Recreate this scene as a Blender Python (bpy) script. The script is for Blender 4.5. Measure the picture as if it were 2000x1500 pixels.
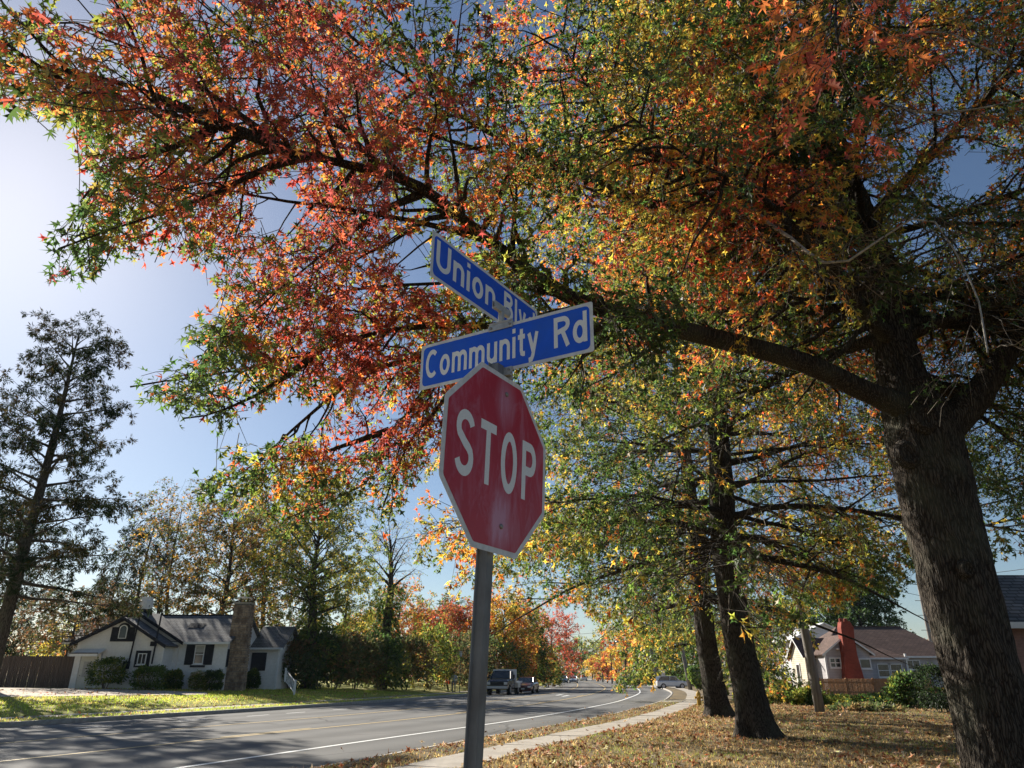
import bpy, math, random
import numpy as np
from mathutils import Vector, Matrix, Euler

# ---------------------------------------------------------------- camera, sky, sun, exposure
SC = bpy.context.scene
C = SC.collection
for o in list(bpy.data.objects):
    bpy.data.objects.remove(o)
FPX, PITCH, CH = 1387.0, math.radians(22.3), 1.6
cam_d = bpy.data.cameras.new('camera')
cam_d.sensor_width = 36.0
cam_d.lens = 36.0 * FPX / 2000.0
cam_d.clip_start, cam_d.clip_end = 0.05, 6000
cam = bpy.data.objects.new('camera', cam_d)
C.objects.link(cam)
cam.location = (0, 0, CH)
cam.rotation_euler = (math.pi / 2 + PITCH, 0, 0)
SC.camera = cam

SUN_AZ, SUN_EL = math.radians(-41.0), math.radians(31.0)
world = bpy.data.worlds.new('World')
SC.world = world
world.use_nodes = True
nt = world.node_tree
nt.nodes.clear()
sky = nt.nodes.new('ShaderNodeTexSky')
sky.sky_type = 'NISHITA'
sky.sun_disc = False
sky.sun_elevation = SUN_EL
sky.sun_rotation = SUN_AZ
sky.air_density = 1.0
sky.dust_density = 0.42
sky.ozone_density = 3.0
bg = nt.nodes.new('ShaderNodeBackground')
bg.inputs['Strength'].default_value = 0.05
wo = nt.nodes.new('ShaderNodeOutputWorld')
nt.links.new(sky.outputs[0], bg.inputs[0])
nt.links.new(bg.outputs[0], wo.inputs[0])

sun_d = bpy.data.lights.new('sun', 'SUN')
sun_d.energy = 5.0
sun_d.angle = math.radians(0.53)
sun_d.color = (1.0, 0.93, 0.82)
sun = bpy.data.objects.new('sun', sun_d)
C.objects.link(sun)
SDIR = Vector((math.sin(SUN_AZ) * math.cos(SUN_EL), math.cos(SUN_AZ) * math.cos(SUN_EL), math.sin(SUN_EL)))
sun.rotation_euler = SDIR.to_track_quat('Z', 'Y').to_euler()
sun.location = SDIR * 80

SC.view_settings.view_transform = 'Standard'
SC.view_settings.look = 'None'
SC.view_settings.exposure = 0.95
SC.view_settings.gamma = 1.0
SC.view_settings.use_curve_mapping = False
SC.render.engine = 'CYCLES'
SC.cycles.use_denoising = True
SC.cycles.max_bounces = 12
SC.cycles.diffuse_bounces = 6
SC.cycles.glossy_bounces = 3
SC.cycles.transmission_bounces = 10
SC.cycles.transparent_max_bounces = 8
SC.cycles.volume_bounces = 0
SC.cycles.sample_clamp_indirect = 6.0

# ---------------------------------------------------------------- geometry helpers
CT, ST = math.cos(PITCH), math.sin(PITCH)


def ray(px, py):
    return np.array([px - 1000.0, FPX * CT - (750 - py) * ST, FPX * ST + (750 - py) * CT])


def P(px, py, Y):
    """world point seen at photo pixel (px, py) at forward distance Y"""
    v = ray(px, py)
    t = Y / v[1]
    return np.array([v[0] * t, Y, CH + v[2] * t])


def G(px, py, z=0.12):
    v = ray(px, py)
    t = (z - CH) / v[2]
    return np.array([v[0] * t, v[1] * t, z])


def project(p):
    p = np.asarray(p, float)
    x, y, z = p[..., 0], p[..., 1], p[..., 2] - CH
    d = y * CT + z * ST
    dd = np.where(d > 0.05, d, 0.05)
    u = -y * ST + z * CT
    return 1000 + FPX * x / dd, 750 - FPX * u / dd, d


def in_poly(px, py, poly):
    ins = np.zeros(px.shape, bool)
    n = len(poly)
    j = n - 1
    for i in range(n):
        xi, yi = poly[i]
        xj, yj = poly[j]
        c = ((yi > py) != (yj > py)) & (px < (xj - xi) * (py - yi) / (yj - yi + 1e-9) + xi)
        ins ^= c
        j = i
    return ins


def make_mesh(name, verts, faces, col=None, smooth=False):
    """fast mesh from numpy arrays; faces is (M,k) or list of such"""
    me = bpy.data.meshes.new(name)
    verts = np.asarray(verts, np.float32).reshape(-1, 3)
    if not isinstance(faces, (list, tuple)):
        faces = [faces]
    faces = [np.asarray(f, np.int32) for f in faces if len(f)]
    me.vertices.add(len(verts))
    me.vertices.foreach_set('co', verts.ravel())
    loops = np.concatenate([f.ravel() for f in faces])
    tot = np.concatenate([np.full(len(f), f.shape[1], np.int32) for f in faces])
    start = np.concatenate([[0], np.cumsum(tot)[:-1]]).astype(np.int32)
    me.loops.add(len(loops))
    me.loops.foreach_set('vertex_index', loops)
    me.polygons.add(len(tot))
    me.polygons.foreach_set('loop_start', start)
    me.polygons.foreach_set('loop_total', tot)
    if smooth:
        me.polygons.foreach_set('use_smooth', np.ones(len(tot), bool))
    if col is not None:
        a = me.color_attributes.new('leafcol', 'FLOAT_COLOR', 'POINT')
        c = np.ones((len(verts), 4), np.float32)
        c[:, :3] = col
        a.data.foreach_set('color', c.ravel())
    me.update(calc_edges=True)
    return me


def link(name, me, mat=None, parent=None, loc=None):
    if mat is not None and len(me.materials) == 0:
        me.materials.append(mat)
    o = bpy.data.objects.new(name, me)
    C.objects.link(o)
    if parent is not None:
        o.parent = parent
    if loc is not None:
        o.location = loc
    return o


def tag(o, label=None, cat=None, group=None, kind=None):
    if label:
        o['label'] = label
    if cat:
        o['category'] = cat
    if group:
        o['group'] = group
    if kind:
        o['kind'] = kind
    return o


def thing(name, label, cat, loc=(0, 0, 0), rz=0.0, group=None):
    o = bpy.data.objects.new(name, None)
    o.empty_display_size = 0.2
    C.objects.link(o)
    o.location = loc
    o.rotation_euler = (0, 0, rz)
    return tag(o, label, cat, group)


class MB:
    """collects polygons for ONE mesh object"""

    def __init__(self):
        self.v, self.f = [], []

    def add(self, vs, fs):
        b = len(self.v)
        self.v += [tuple(map(float, p)) for p in vs]
        self.f += [tuple(b + i for i in f) for f in fs]
        return self

    def box(self, c, s, rot=None):
        x, y, z = s[0] / 2, s[1] / 2, s[2] / 2
        vs = [Vector(p) for p in ((-x, -y, -z), (x, -y, -z), (x, y, -z), (-x, y, -z), (-x, -y, z), (x, -y, z), (x, y, z), (-x, y, z))]
        if rot is not None:
            m = Euler(rot).to_matrix()
            vs = [m @ v for v in vs]
        vs = [v + Vector(c) for v in vs]
        return self.add(vs, [(0, 3, 2, 1), (4, 5, 6, 7), (0, 1, 5, 4), (1, 2, 6, 5), (2, 3, 7, 6), (3, 0, 4, 7)])

    def bb(self, x0, x1, y0, y1, z0, z1):
        return self.box(((x0 + x1) / 2, (y0 + y1) / 2, (z0 + z1) / 2), (abs(x1 - x0), abs(y1 - y0), abs(z1 - z0)))

    def prism(self, poly, y0, y1):
        """polygon in (x,z) extruded along y"""
        n = len(poly)
        vs = [(x, y0, z) for x, z in poly] + [(x, y1, z) for x, z in poly]
        fs = [tuple(range(n)), tuple(range(2 * n - 1, n - 1, -1))]
        fs += [(i, i + n, (i + 1) % n + n, (i + 1) % n) for i in range(n)]
        return self.add(vs, fs)

    def prism_z(self, poly, z0, z1):
        n = len(poly)
        vs = [(x, y, z0) for x, y in poly] + [(x, y, z1) for x, y in poly]
        fs = [tuple(range(n - 1, -1, -1)), tuple(range(n, 2 * n))]
        fs += [(i, (i + 1) % n, (i + 1) % n + n, i + n) for i in range(n)]
        return self.add(vs, fs)

    def slab(self, quad, th):
        """thick sheet over four corner points, thickness along its normal (downwards)"""
        q = [Vector(p) for p in quad]
        nrm = (q[1] - q[0]).cross(q[3] - q[0]).normalized()
        if nrm.z < 0:
            nrm = -nrm
        lo = [p - nrm * th for p in q]
        return self.add(q + lo, [(0, 1, 2, 3), (7, 6, 5, 4), (0, 4, 5, 1), (1, 5, 6, 2), (2, 6, 7, 3), (3, 7, 4, 0)])

    def loft(self, rings, cap=True):
        k = len(rings[0])
        vs = [p for r in rings for p in r]
        fs = []
        for i in range(len(rings) - 1):
            for j in range(k):
                a, b = i * k + j, i * k + (j + 1) % k
                fs.append((a, b, b + k, a + k))
        if cap:
            fs.append(tuple(range(k - 1, -1, -1)))
            fs.append(tuple(range((len(rings) - 1) * k, len(rings) * k)))
        return self.add(vs, fs)

    def tube(self, pts, rad, k=8, cap=True):
        pts = np.asarray(pts, float)
        if np.isscalar(rad):
            rad = [rad] * len(pts)
        rings = tube_rings(pts[None], np.asarray(rad, float)[None], k)[0]
        return self.loft([list(map(tuple, r)) for r in rings], cap)

    def lathe(self, prof, c=(0, 0, 0), k=16):
        rings = []
        for r, z in prof:
            rings.append([(c[0] + r * math.cos(2 * math.pi * j / k), c[1] + r * math.sin(2 * math.pi * j / k), c[2] + z) for j in range(k)])
        return self.loft(rings)

    def build(self, name, mat, parent=None, loc=None, smooth=False, bevel=0, label=None):
        me = bpy.data.meshes.new(name)
        me.from_pydata(self.v, [], self.f)
        me.update()
        if smooth:
            me.polygons.foreach_set('use_smooth', [True] * len(me.polygons))
        o = link(name, me, mat, parent, loc)
        if bevel:
            m = o.modifiers.new('bevel', 'BEVEL')
            m.width = bevel
            m.segments = 2
            m.limit_method = 'ANGLE'
        if label:
            o['label'] = label
        return o


def unit(v):
    return v / (np.linalg.norm(v, axis=-1, keepdims=True) + 1e-9)


def tube_rings(pts, rad, k):
    """(B,n,3),(B,n) -> (B,n,k,3)"""
    t = unit(np.gradient(pts, axis=1))
    ref = np.where(np.abs(t[..., 2:3]) > 0.9, np.array([1.0, 0, 0]), np.array([0, 0, 1.0]))
    ref = np.broadcast_to(ref[:, :1], t.shape)
    a = unit(np.cross(t, ref))
    b = np.cross(t, a)
    ang = np.arange(k) * 2 * np.pi / k
    return pts[:, :, None] + rad[:, :, None, None] * (a[:, :, None] * np.cos(ang)[:, None] + b[:, :, None] * np.sin(ang)[:, None])


def tubes_arrays(pts, rad, k):
    B, n = pts.shape[:2]
    v = tube_rings(pts, rad, k).reshape(-1, 3)
    i, j = np.meshgrid(np.arange(n - 1), np.arange(k), indexing='ij')
    a = (i * k + j).ravel()
    b = (i * k + (j + 1) % k).ravel()
    f = np.stack([a, b, b + k, a + k], 1)
    f = (f[None] + (np.arange(B) * n * k)[:, None, None]).reshape(-1, 4)
    return v, f


def spline(pts, n):
    p = np.asarray(pts, float)
    p = np.vstack([2 * p[0] - p[1], p, 2 * p[-1] - p[-2]])
    seg = len(p) - 3
    u = np.linspace(0, seg - 1e-6, n)
    i = u.astype(int)
    t = (u - i)[:, None]
    p0, p1, p2, p3 = p[i], p[i + 1], p[i + 2], p[i + 3]
    return 0.5 * (2 * p1 + (p2 - p0) * t + (2 * p0 - 5 * p1 + 4 * p2 - p3) * t ** 2 + (3 * p1 - p0 - 3 * p2 + p3) * t ** 3)


# ---------------------------------------------------------------- materials
def mat(name, col=(0.5, 0.5, 0.5), rough=0.7, metal=0.0, spec=0.5):
    m = bpy.data.materials.new(name)
    m.use_nodes = True
    b = m.node_tree.nodes['Principled BSDF']
    b.inputs['Base Color'].default_value = (*col, 1)
    b.inputs['Roughness'].default_value = rough
    b.inputs['Metallic'].default_value = metal
    b.inputs['Specular IOR Level'].default_value = spec
    return m


def nmat(name, c1, c2, scale=5.0, rough=0.8, bump=0.0, stretch=(1, 1, 1), detail=6.0, lo=0.35, hi=0.65, metal=0.0, spec=0.4,
         c3=None, scale3=1.0, amt3=0.5, kind='noise', bdist=0.02):
    """two-colour noise material in object coordinates, with relief and optional larger stains"""
    m = mat(name, c1, rough, metal, spec)
    t = m.node_tree
    N, L = t.nodes, t.links
    b = N['Principled BSDF']
    tc = N.new('ShaderNodeTexCoord')
    mp = N.new('ShaderNodeMapping')
    mp.inputs['Scale'].default_value = stretch
    L.new(tc.outputs['Object'], mp.inputs[0])
    if kind == 'noise':
        n = N.new('ShaderNodeTexNoise')
        n.inputs['Scale'].default_value = scale
        n.inputs['Detail'].default_value = detail
        n.inputs['Roughness'].default_value = 0.65
        out = n.outputs[0]
    else:
        n = N.new('ShaderNodeTexVoronoi')
        n.inputs['Scale'].default_value = scale
        out = n.outputs['Distance']
    L.new(mp.outputs[0], n.inputs['Vector'])
    r = N.new('ShaderNodeValToRGB')
    r.color_ramp.elements[0].position = lo
    r.color_ramp.elements[1].position = hi
    r.color_ramp.elements[0].color = (*c1, 1)
    r.color_ramp.elements[1].color = (*c2, 1)
    L.new(out, r.inputs[0])
    cout = r.outputs[0]
    if c3 is not None:
        n3 = N.new('ShaderNodeTexNoise')
        n3.inputs['Scale'].default_value = scale3
        n3.inputs['Detail'].default_value = 5
        L.new(tc.outputs['Object'], n3.inputs['Vector'])
        r3 = N.new('ShaderNodeValToRGB')
        r3.color_ramp.elements[0].position = 0.45
        r3.color_ramp.elements[1].position = 0.68
        r3.color_ramp.elements[1].color = (amt3, amt3, amt3, 1)
        r3.color_ramp.elements[0].color = (0, 0, 0, 1)
        L.new(n3.outputs[0], r3.inputs[0])
        mx = N.new('ShaderNodeMix')
        mx.data_type = 'RGBA'
        L.new(r3.outputs[0], mx.inputs[0])
        L.new(cout, mx.inputs[6])
        mx.inputs[7].default_value = (*c3, 1)
        cout = mx.outputs[2]
    L.new(cout, b.inputs['Base Color'])
    if bump:
        bp = N.new('ShaderNodeBump')
        bp.inputs['Strength'].default_value = bump
        bp.inputs['Distance'].default_value = bdist
        L.new(out, bp.inputs['Height'])
        L.new(bp.outputs[0], b.inputs['Normal'])
    return m


def leaf_mat(name, trans=0.5, gloss=0.06, boost=1.0):
    m = bpy.data.materials.new(name)
    m.use_nodes = True
    t = m.node_tree
    N, L = t.nodes, t.links
    N.clear()
    at = N.new('ShaderNodeAttribute')
    at.attribute_name = 'leafcol'
    df = N.new('ShaderNodeBsdfDiffuse')
    tr = N.new('ShaderNodeBsdfTranslucent')
    gl = N.new('ShaderNodeBsdfGlossy')
    gl.inputs['Roughness'].default_value = 0.5
    gl.inputs['Color'].default_value = (0.9, 0.9, 0.9, 1)
    hs = N.new('ShaderNodeHueSaturation')
    hs.inputs['Saturation'].default_value = 0.99
    hs.inputs['Value'].default_value = 2.5 * boost
    L.new(at.outputs['Color'], df.inputs['Color'])
    L.new(at.outputs['Color'], hs.inputs['Color'])
    L.new(hs.outputs[0], tr.inputs['Color'])
    m1 = N.new('ShaderNodeMixShader')
    m1.inputs[0].default_value = trans
    L.new(df.outputs[0], m1.inputs[1])
    L.new(tr.outputs[0], m1.inputs[2])
    m2 = N.new('ShaderNodeMixShader')
    m2.inputs[0].default_value = gloss
    L.new(m1.outputs[0], m2.inputs[1])
    L.new(gl.outputs[0], m2.inputs[2])
    o = N.new('ShaderNodeOutputMaterial')
    L.new(m2.outputs[0], o.inputs[0])
    return m


def bark_mat(name, dark, light, scale=9.0, bump=0.9, zs=0.16):
    """furrowed bark: stretched voronoi ridges broken by noise"""
    m = mat(name, dark, 0.92, 0, 0.2)
    t = m.node_tree
    N, L = t.nodes, t.links
    b = N['Principled BSDF']
    tc = N.new('ShaderNodeTexCoord')
    nz = N.new('ShaderNodeTexNoise')
    nz.inputs['Scale'].default_value = 3.0
    nz.inputs['Detail'].default_value = 4
    L.new(tc.outputs['Object'], nz.inputs['Vector'])
    ad = N.new('ShaderNodeMix')
    ad.data_type = 'RGBA'
    ad.blend_type = 'ADD'
    ad.inputs[0].default_value = 0.12
    L.new(tc.outputs['Object'], ad.inputs[6])
    L.new(nz.outputs['Color'], ad.inputs[7])
    mp = N.new('ShaderNodeMapping')
    mp.inputs['Scale'].default_value = (1, 1, zs)
    L.new(ad.outputs[2], mp.inputs[0])
    vo = N.new('ShaderNodeTexVoronoi')
    vo.feature = 'DISTANCE_TO_EDGE'
    vo.inputs['Scale'].default_value = scale * 1.6
    L.new(mp.outputs[0], vo.inputs['Vector'])
    rp = N.new('ShaderNodeValToRGB')
    rp.color_ramp.elements[0].position = 0.0
    rp.color_ramp.elements[1].position = 0.22
    L.new(vo.outputs[0], rp.inputs[0])
    n2 = N.new('ShaderNodeTexNoise')
    n2.inputs['Scale'].default_value = scale * 3
    n2.inputs['Detail'].default_value = 8
    n2.inputs['Roughness'].default_value = 0.7
    L.new(mp.outputs[0], n2.inputs['Vector'])
    mu = N.new('ShaderNodeMath')
    mu.operation = 'MULTIPLY'
    L.new(rp.outputs[0], mu.inputs[0])
    L.new(n2.outputs[0], mu.inputs[1])
    cr = N.new('ShaderNodeValToRGB')
    cr.color_ramp.elements[0].position = 0.05
    cr.color_ramp.elements[1].position = 0.62
    cr.color_ramp.elements[0].color = (*dark, 1)
    cr.color_ramp.elements[1].color = (*light, 1)
    L.new(mu.outputs[0], cr.inputs[0])
    n4 = N.new('ShaderNodeTexNoise')
    n4.inputs['Scale'].default_value = 1.6
    n4.inputs['Detail'].default_value = 6
    L.new(tc.outputs['Object'], n4.inputs['Vector'])
    r4 = N.new('ShaderNodeValToRGB')
    r4.color_ramp.elements[0].position = 0.5
    r4.color_ramp.elements[1].position = 0.75
    r4.color_ramp.elements[0].color = (0, 0, 0, 1)
    r4.color_ramp.elements[1].color = (0.45, 0.45, 0.45, 1)
    L.new(n4.outputs[0], r4.inputs[0])
    mx = N.new('ShaderNodeMix')
    mx.data_type = 'RGBA'
    L.new(r4.outputs[0], mx.inputs[0])
    L.new(cr.outputs[0], mx.inputs[6])
    mx.inputs[7].default_value = (0.13, 0.14, 0.095, 1)
    L.new(mx.outputs[2], b.inputs['Base Color'])
    bp = N.new('ShaderNodeBump')
    bp.inputs['Strength'].default_value = bump
    bp.inputs['Distance'].default_value = 0.05
    L.new(mu.outputs[0], bp.inputs['Height'])
    L.new(bp.outputs[0], b.inputs['Normal'])
    return m


M = {}
M['leaf'] = leaf_mat('oak_leaf', 0.6, 0.04)
M['leaf_far'] = leaf_mat('far_leaf', 0.52, 0.02)
M['needle'] = leaf_mat('needle', 0.2, 0.0)
M['litter'] = leaf_mat('fallen_leaf', 0.25, 0.0)
M['bark'] = bark_mat('oak_bark', (0.022, 0.017, 0.013), (0.115, 0.095, 0.075), 22.0, 0.8, 0.10)
M['bark_far'] = bark_mat('far_bark', (0.035, 0.028, 0.022), (0.14, 0.115, 0.09), 14.0, 0.8, 0.1)
M['dead'] = nmat('dead_bough', (0.22, 0.2, 0.17), (0.42, 0.39, 0.34), 12, 0.85)
M['twig'] = nmat('twig', (0.09, 0.07, 0.05), (0.19, 0.16, 0.125), 14, 0.85)
M['asphalt'] = nmat('asphalt', (0.11, 0.109, 0.105), (0.165, 0.162, 0.155), 60, 0.92, 0.25, spec=0.15, c3=(0.185, 0.18, 0.17), scale3=0.35, amt3=0.6, bdist=0.006)
M['concrete'] = nmat('concrete', (0.33, 0.295, 0.245), (0.45, 0.405, 0.345), 9, 0.85, 0.2, c3=(0.25, 0.215, 0.175), scale3=1.3, amt3=0.6, bdist=0.006)
M['kerb'] = nmat('kerb_concrete', (0.27, 0.25, 0.22), (0.4, 0.37, 0.33), 6, 0.85, 0.2)
M['white_line'] = nmat('white_paint', (0.55, 0.55, 0.53), (0.78, 0.78, 0.75), 22, 0.6, 0, lo=0.3, hi=0.5)
M['yellow_line'] = nmat('yellow_paint', (0.36, 0.25, 0.09), (0.58, 0.42, 0.17), 22, 0.6, 0, lo=0.3, hi=0.5)
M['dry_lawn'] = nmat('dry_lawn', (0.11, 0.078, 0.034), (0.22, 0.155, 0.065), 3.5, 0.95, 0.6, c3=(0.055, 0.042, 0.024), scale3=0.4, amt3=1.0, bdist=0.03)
M['green_lawn'] = nmat('green_lawn', (0.20, 0.225, 0.028), (0.33, 0.33, 0.055), 2.5, 0.95, 0.6, c3=(0.33, 0.25, 0.07), scale3=0.35, amt3=0.75, bdist=0.04)
M['soil'] = nmat('soil', (0.1, 0.085, 0.045), (0.17, 0.14, 0.07), 1.2, 0.95, 0.3)
M['driveway'] = nmat('driveway', (0.42, 0.34, 0.26), (0.55, 0.46, 0.36), 4, 0.9, 0.1, c3=(0.33, 0.26, 0.18), scale3=0.8, amt3=0.5)


# ---------------------------------------------------------------- street reference curve (near white edge line)
REF = spline([(-62, -118), (-36, -56), (-20.5, -19), (-12.4, 0.0), (-8.4, 9.6), (-6.2, 15), (-4.75, 18.6), (-2.5, 24), (0.0, 29.8), (4.1, 41.7),
              (7.9, 55), (13.4, 81), (18.2, 118), (23.2, 184), (28.5, 300), (31.5, 420)], 420)
_d = np.r_[0, np.cumsum(np.hypot(*np.diff(REF, axis=0).T))]
_s = np.arange(0, _d[-1], 1.0)
REF = np.c_[np.interp(_s, _d, REF[:, 0]), np.interp(_s, _d, REF[:, 1])]
for _ in range(6):
    REF[1:-1] = (REF[:-2] + 2 * REF[1:-1] + REF[2:]) / 4
TAN = unit(np.gradient(REF, axis=0))
NOR = np.c_[-TAN[:, 1], TAN[:, 0]]          # to the left of travel


def signed(x, y):
    x = np.atleast_1d(np.asarray(x, float))
    y = np.atleast_1d(np.asarray(y, float))
    d2 = (x[:, None] - REF[None, :, 0]) ** 2 + (y[:, None] - REF[None, :, 1]) ** 2
    i = d2.argmin(1)
    dv = np.c_[x - REF[i, 0], y - REF[i, 1]]
    return (dv * NOR[i]).sum(1), i


PROF = np.array([(-400, 0.12), (-3.0, 0.12), (-2.999, 0.0), (14.1, 0.0), (14.101, 0.13), (16.9, 0.17), (19, 0.38), (23, 0.62), (28, 0.8), (40, 0.95), (400, 1.0)])


def tz(x, y):
    d, _ = signed(x, y)
    return np.interp(d, PROF[:, 0], PROF[:, 1])


def tz1(x, y):
    return float(tz(x, y)[0])


def strip(name, offs, zs, m, i0=0, i1=None, step=1, kind='structure', parent=None, wob=0.0, seed=0, uv=False):
    i1 = i1 or len(REF) - 1
    idx = np.arange(i0, i1 + 1, step)
    rr = np.random.default_rng(seed)
    vs = []
    for d, z in zip(offs, zs):
        w = rr.normal(0, wob, len(idx)) if wob else 0
        p = REF[idx] + NOR[idx] * (d + np.reshape(w, (-1, 1)) if wob else d)
        vs.append(np.c_[p, np.full(len(idx), z)])
    vs = np.array(vs)
    k, n = vs.shape[:2]
    i, j = np.meshgrid(np.arange(k - 1), np.arange(n - 1), indexing='ij')
    a = (i * n + j).ravel()
    f = np.stack([a, a + 1, a + n + 1, a + n], 1)[:, ::-1]
    me = make_mesh(name, vs.reshape(-1, 3), f)
    if uv:
        ou = np.repeat(np.asarray(offs, float), n)
        ov = np.tile(idx.astype(float), k)
        lu = me.uv_layers.new(name='street')
        li = f.ravel()
        lu.data.foreach_set('uv', np.c_[ou[li], ov[li]].ravel().astype(np.float32))
    o = link(name, me, m, parent)
    if kind and parent is None:
        o['kind'] = kind
    return o


def arc_index(y):
    return int(np.abs(REF[:, 1] - y).argmin())


# ground sheet to the horizon
g = MB()
g.add([(-1200, -500, -0.16), (1200, -500, -0.16), (1200, 1900, -0.16), (-1200, 1900, -0.16)], [(0, 1, 2, 3)])
g.build('ground', M['soil'])['kind'] = 'structure'
def worn_asphalt():
    m = M['asphalt']
    N, L = m.node_tree.nodes, m.node_tree.links
    b = N['Principled BSDF']
    base = b.inputs['Base Color'].links[0].from_socket
    uv = N.new('ShaderNodeUVMap')
    uv.uv_map = 'street'
    sp = N.new('ShaderNodeSeparateXYZ')
    L.new(uv.outputs[0], sp.inputs[0])
    # wheel paths every lane, wandering a little
    wv = N.new('ShaderNodeTexWave')
    wv.wave_type = 'BANDS'
    wv.bands_direction = 'X'
    wv.inputs['Scale'].default_value = 0.155
    wv.inputs['Distortion'].default_value = 1.2
    wv.inputs['Detail'].default_value = 3
    wv.inputs['Detail Scale'].default_value = 0.4
    mp = N.new('ShaderNodeMapping')
    mp.inputs['Scale'].default_value = (1, 0.06, 1)
    L.new(uv.outputs[0], mp.inputs[0])
    L.new(mp.outputs[0], wv.inputs['Vector'])
    mr = N.new('ShaderNodeMapRange')
    mr.inputs[3].default_value = 0.86
    mr.inputs[4].default_value = 1.12
    L.new(wv.outputs['Fac'], mr.inputs[0])
    mu = N.new('ShaderNodeMix')
    mu.data_type = 'RGBA'
    mu.blend_type = 'MULTIPLY'
    mu.inputs[0].default_value = 1.0
    L.new(base, mu.inputs[6])
    L.new(mr.outputs[0], mu.inputs[7])
    # sealed cracks and joints
    mp2 = N.new('ShaderNodeMapping')
    mp2.inputs['Scale'].default_value = (0.24, 0.10, 1)
    L.new(uv.outputs[0], mp2.inputs[0])
    nz = N.new('ShaderNodeTexNoise')
    nz.inputs['Scale'].default_value = 2.5
    L.new(mp2.outputs[0], nz.inputs['Vector'])
    ad = N.new('ShaderNodeMix')
    ad.data_type = 'RGBA'
    ad.blend_type = 'ADD'
    ad.inputs[0].default_value = 0.25
    L.new(mp2.outputs[0], ad.inputs[6])
    L.new(nz.outputs['Color'], ad.inputs[7])
    vo = N.new('ShaderNodeTexVoronoi')
    vo.feature = 'DISTANCE_TO_EDGE'
    vo.inputs['Scale'].default_value = 1.0
    L.new(ad.outputs[2], vo.inputs['Vector'])
    lt = N.new('ShaderNodeMapRange')
    lt.inputs[1].default_value = 0.004
    lt.inputs[2].default_value = 0.011
    lt.inputs[3].default_value = 0.5
    lt.inputs[4].default_value = 0.0
    L.new(vo.outputs[0], lt.inputs[0])
    mx = N.new('ShaderNodeMix')
    mx.data_type = 'RGBA'
    L.new(lt.outputs[0], mx.inputs[0])
    L.new(mu.outputs[2], mx.inputs[6])
    mx.inputs[7].default_value = (0.035, 0.034, 0.033, 1)
    L.new(mx.outputs[2], b.inputs['Base Color'])


worn_asphalt()
strip('road', [-3.02, 0, 4, 8, 11, 14.12], [0, 0, 0, 0, 0, 0], M['asphalt'], uv=True)
strip('kerb_near', [-3.0, -3.0, -3.16, -3.16], [0.0, 0.13, 0.135, 0.05], M['kerb'])
strip('kerb_far', [14.26, 14.26, 14.1, 14.1], [0.05, 0.15, 0.145, 0.0], M['kerb'])
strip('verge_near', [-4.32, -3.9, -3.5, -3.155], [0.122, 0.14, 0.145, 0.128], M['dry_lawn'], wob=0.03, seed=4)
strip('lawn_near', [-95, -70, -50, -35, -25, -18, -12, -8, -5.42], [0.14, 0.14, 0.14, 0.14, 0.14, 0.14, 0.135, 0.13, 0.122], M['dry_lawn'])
strip('verge_far', [14.255, 14.9, 15.6], [0.14, 0.17, 0.16], M['green_lawn'])
strip('sidewalk_far', [15.6, 16.8], [0.165, 0.17], M['concrete'])
strip('lawn_far', [16.8, 16.9, 19, 21, 23, 25.5, 28, 40, 70, 110], [0.15, 0.21, 0.38, 0.5, 0.62, 0.72, 0.8, 0.95, 1.0, 1.0], M['green_lawn'])

# sidewalk: slabs one by one where they show, one sheet beyond
far_i = arc_index(70)
swk = strip('sidewalk', [-5.42, -4.31], [0.1, 0.1], M['concrete'])
jr = random.Random(3)
pos = 0.0
s0, s1 = arc_index(5), arc_index(70)
slab_len = 1.5
nsl = int((s1 - s0) / slab_len)
for k in range(nsl):
    a0, a1 = s0 + k * slab_len + 0.012, s0 + (k + 1) * slab_len - 0.012
    q = []
    for a in (a0, a1):
        i = min(int(a), len(REF) - 2)
        fr = a - i
        p = REF[i] * (1 - fr) + REF[i + 1] * fr
        nrm = NOR[i]
        q.append((p + nrm * -5.41, p + nrm * -4.32))
    zt = 0.135 + jr.uniform(-0.006, 0.006)
    tilt = jr.uniform(-0.006, 0.006)
    mb = MB()
    top = [(*q[0][0], zt), (*q[0][1], zt + tilt), (*q[1][1], zt + tilt), (*q[1][0], zt)]
    bot = [(x, y, 0.08) for x, y, z in top]
    mb.add(top + bot, [(3, 2, 1, 0), (0, 1, 5, 4), (1, 2, 6, 5), (2, 3, 7, 6), (3, 0, 4, 7)])
    mb.build('slab', M['concrete'], swk)
strip('sidewalk_beyond', [-5.42, -4.31], [0.135, 0.135], M['concrete'], far_i, None)

# painted lines
LZ = 0.005


def line(name, off, w, m, y0, y1, z=LZ):
    o = strip(name, [off - w / 2, off + w / 2], [z, z], m, arc_index(y0), arc_index(y1))
    return o


line('edge_line_near', 0.0, 0.15, M['white_line'], 2, 330)
line('yellow_line_near', 4.15, 0.13, M['yellow_line'], 2, 330)
line('yellow_line_far', 8.2, 0.13, M['yellow_line'], 2, 330)
line('edge_line_far', 11.5, 0.13, M['white_line'], 45, 330)


def dash(name, off, w, m, y0, length, parent=None):
    i = arc_index(y0)
    p0, t, n = REF[i], TAN[i], NOR[i]
    a = p0 + n * off
    mb = MB()
    q = [a - n * w / 2, a + n * w / 2, a + n * w / 2 + t * length, a - n * w / 2 + t * length]
    mb.add([(*v, LZ) for v in q], [(3, 2, 1, 0)])
    o = mb.build(name, m, parent)
    if parent is None:
        o['kind'] = 'structure'
    return o


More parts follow.
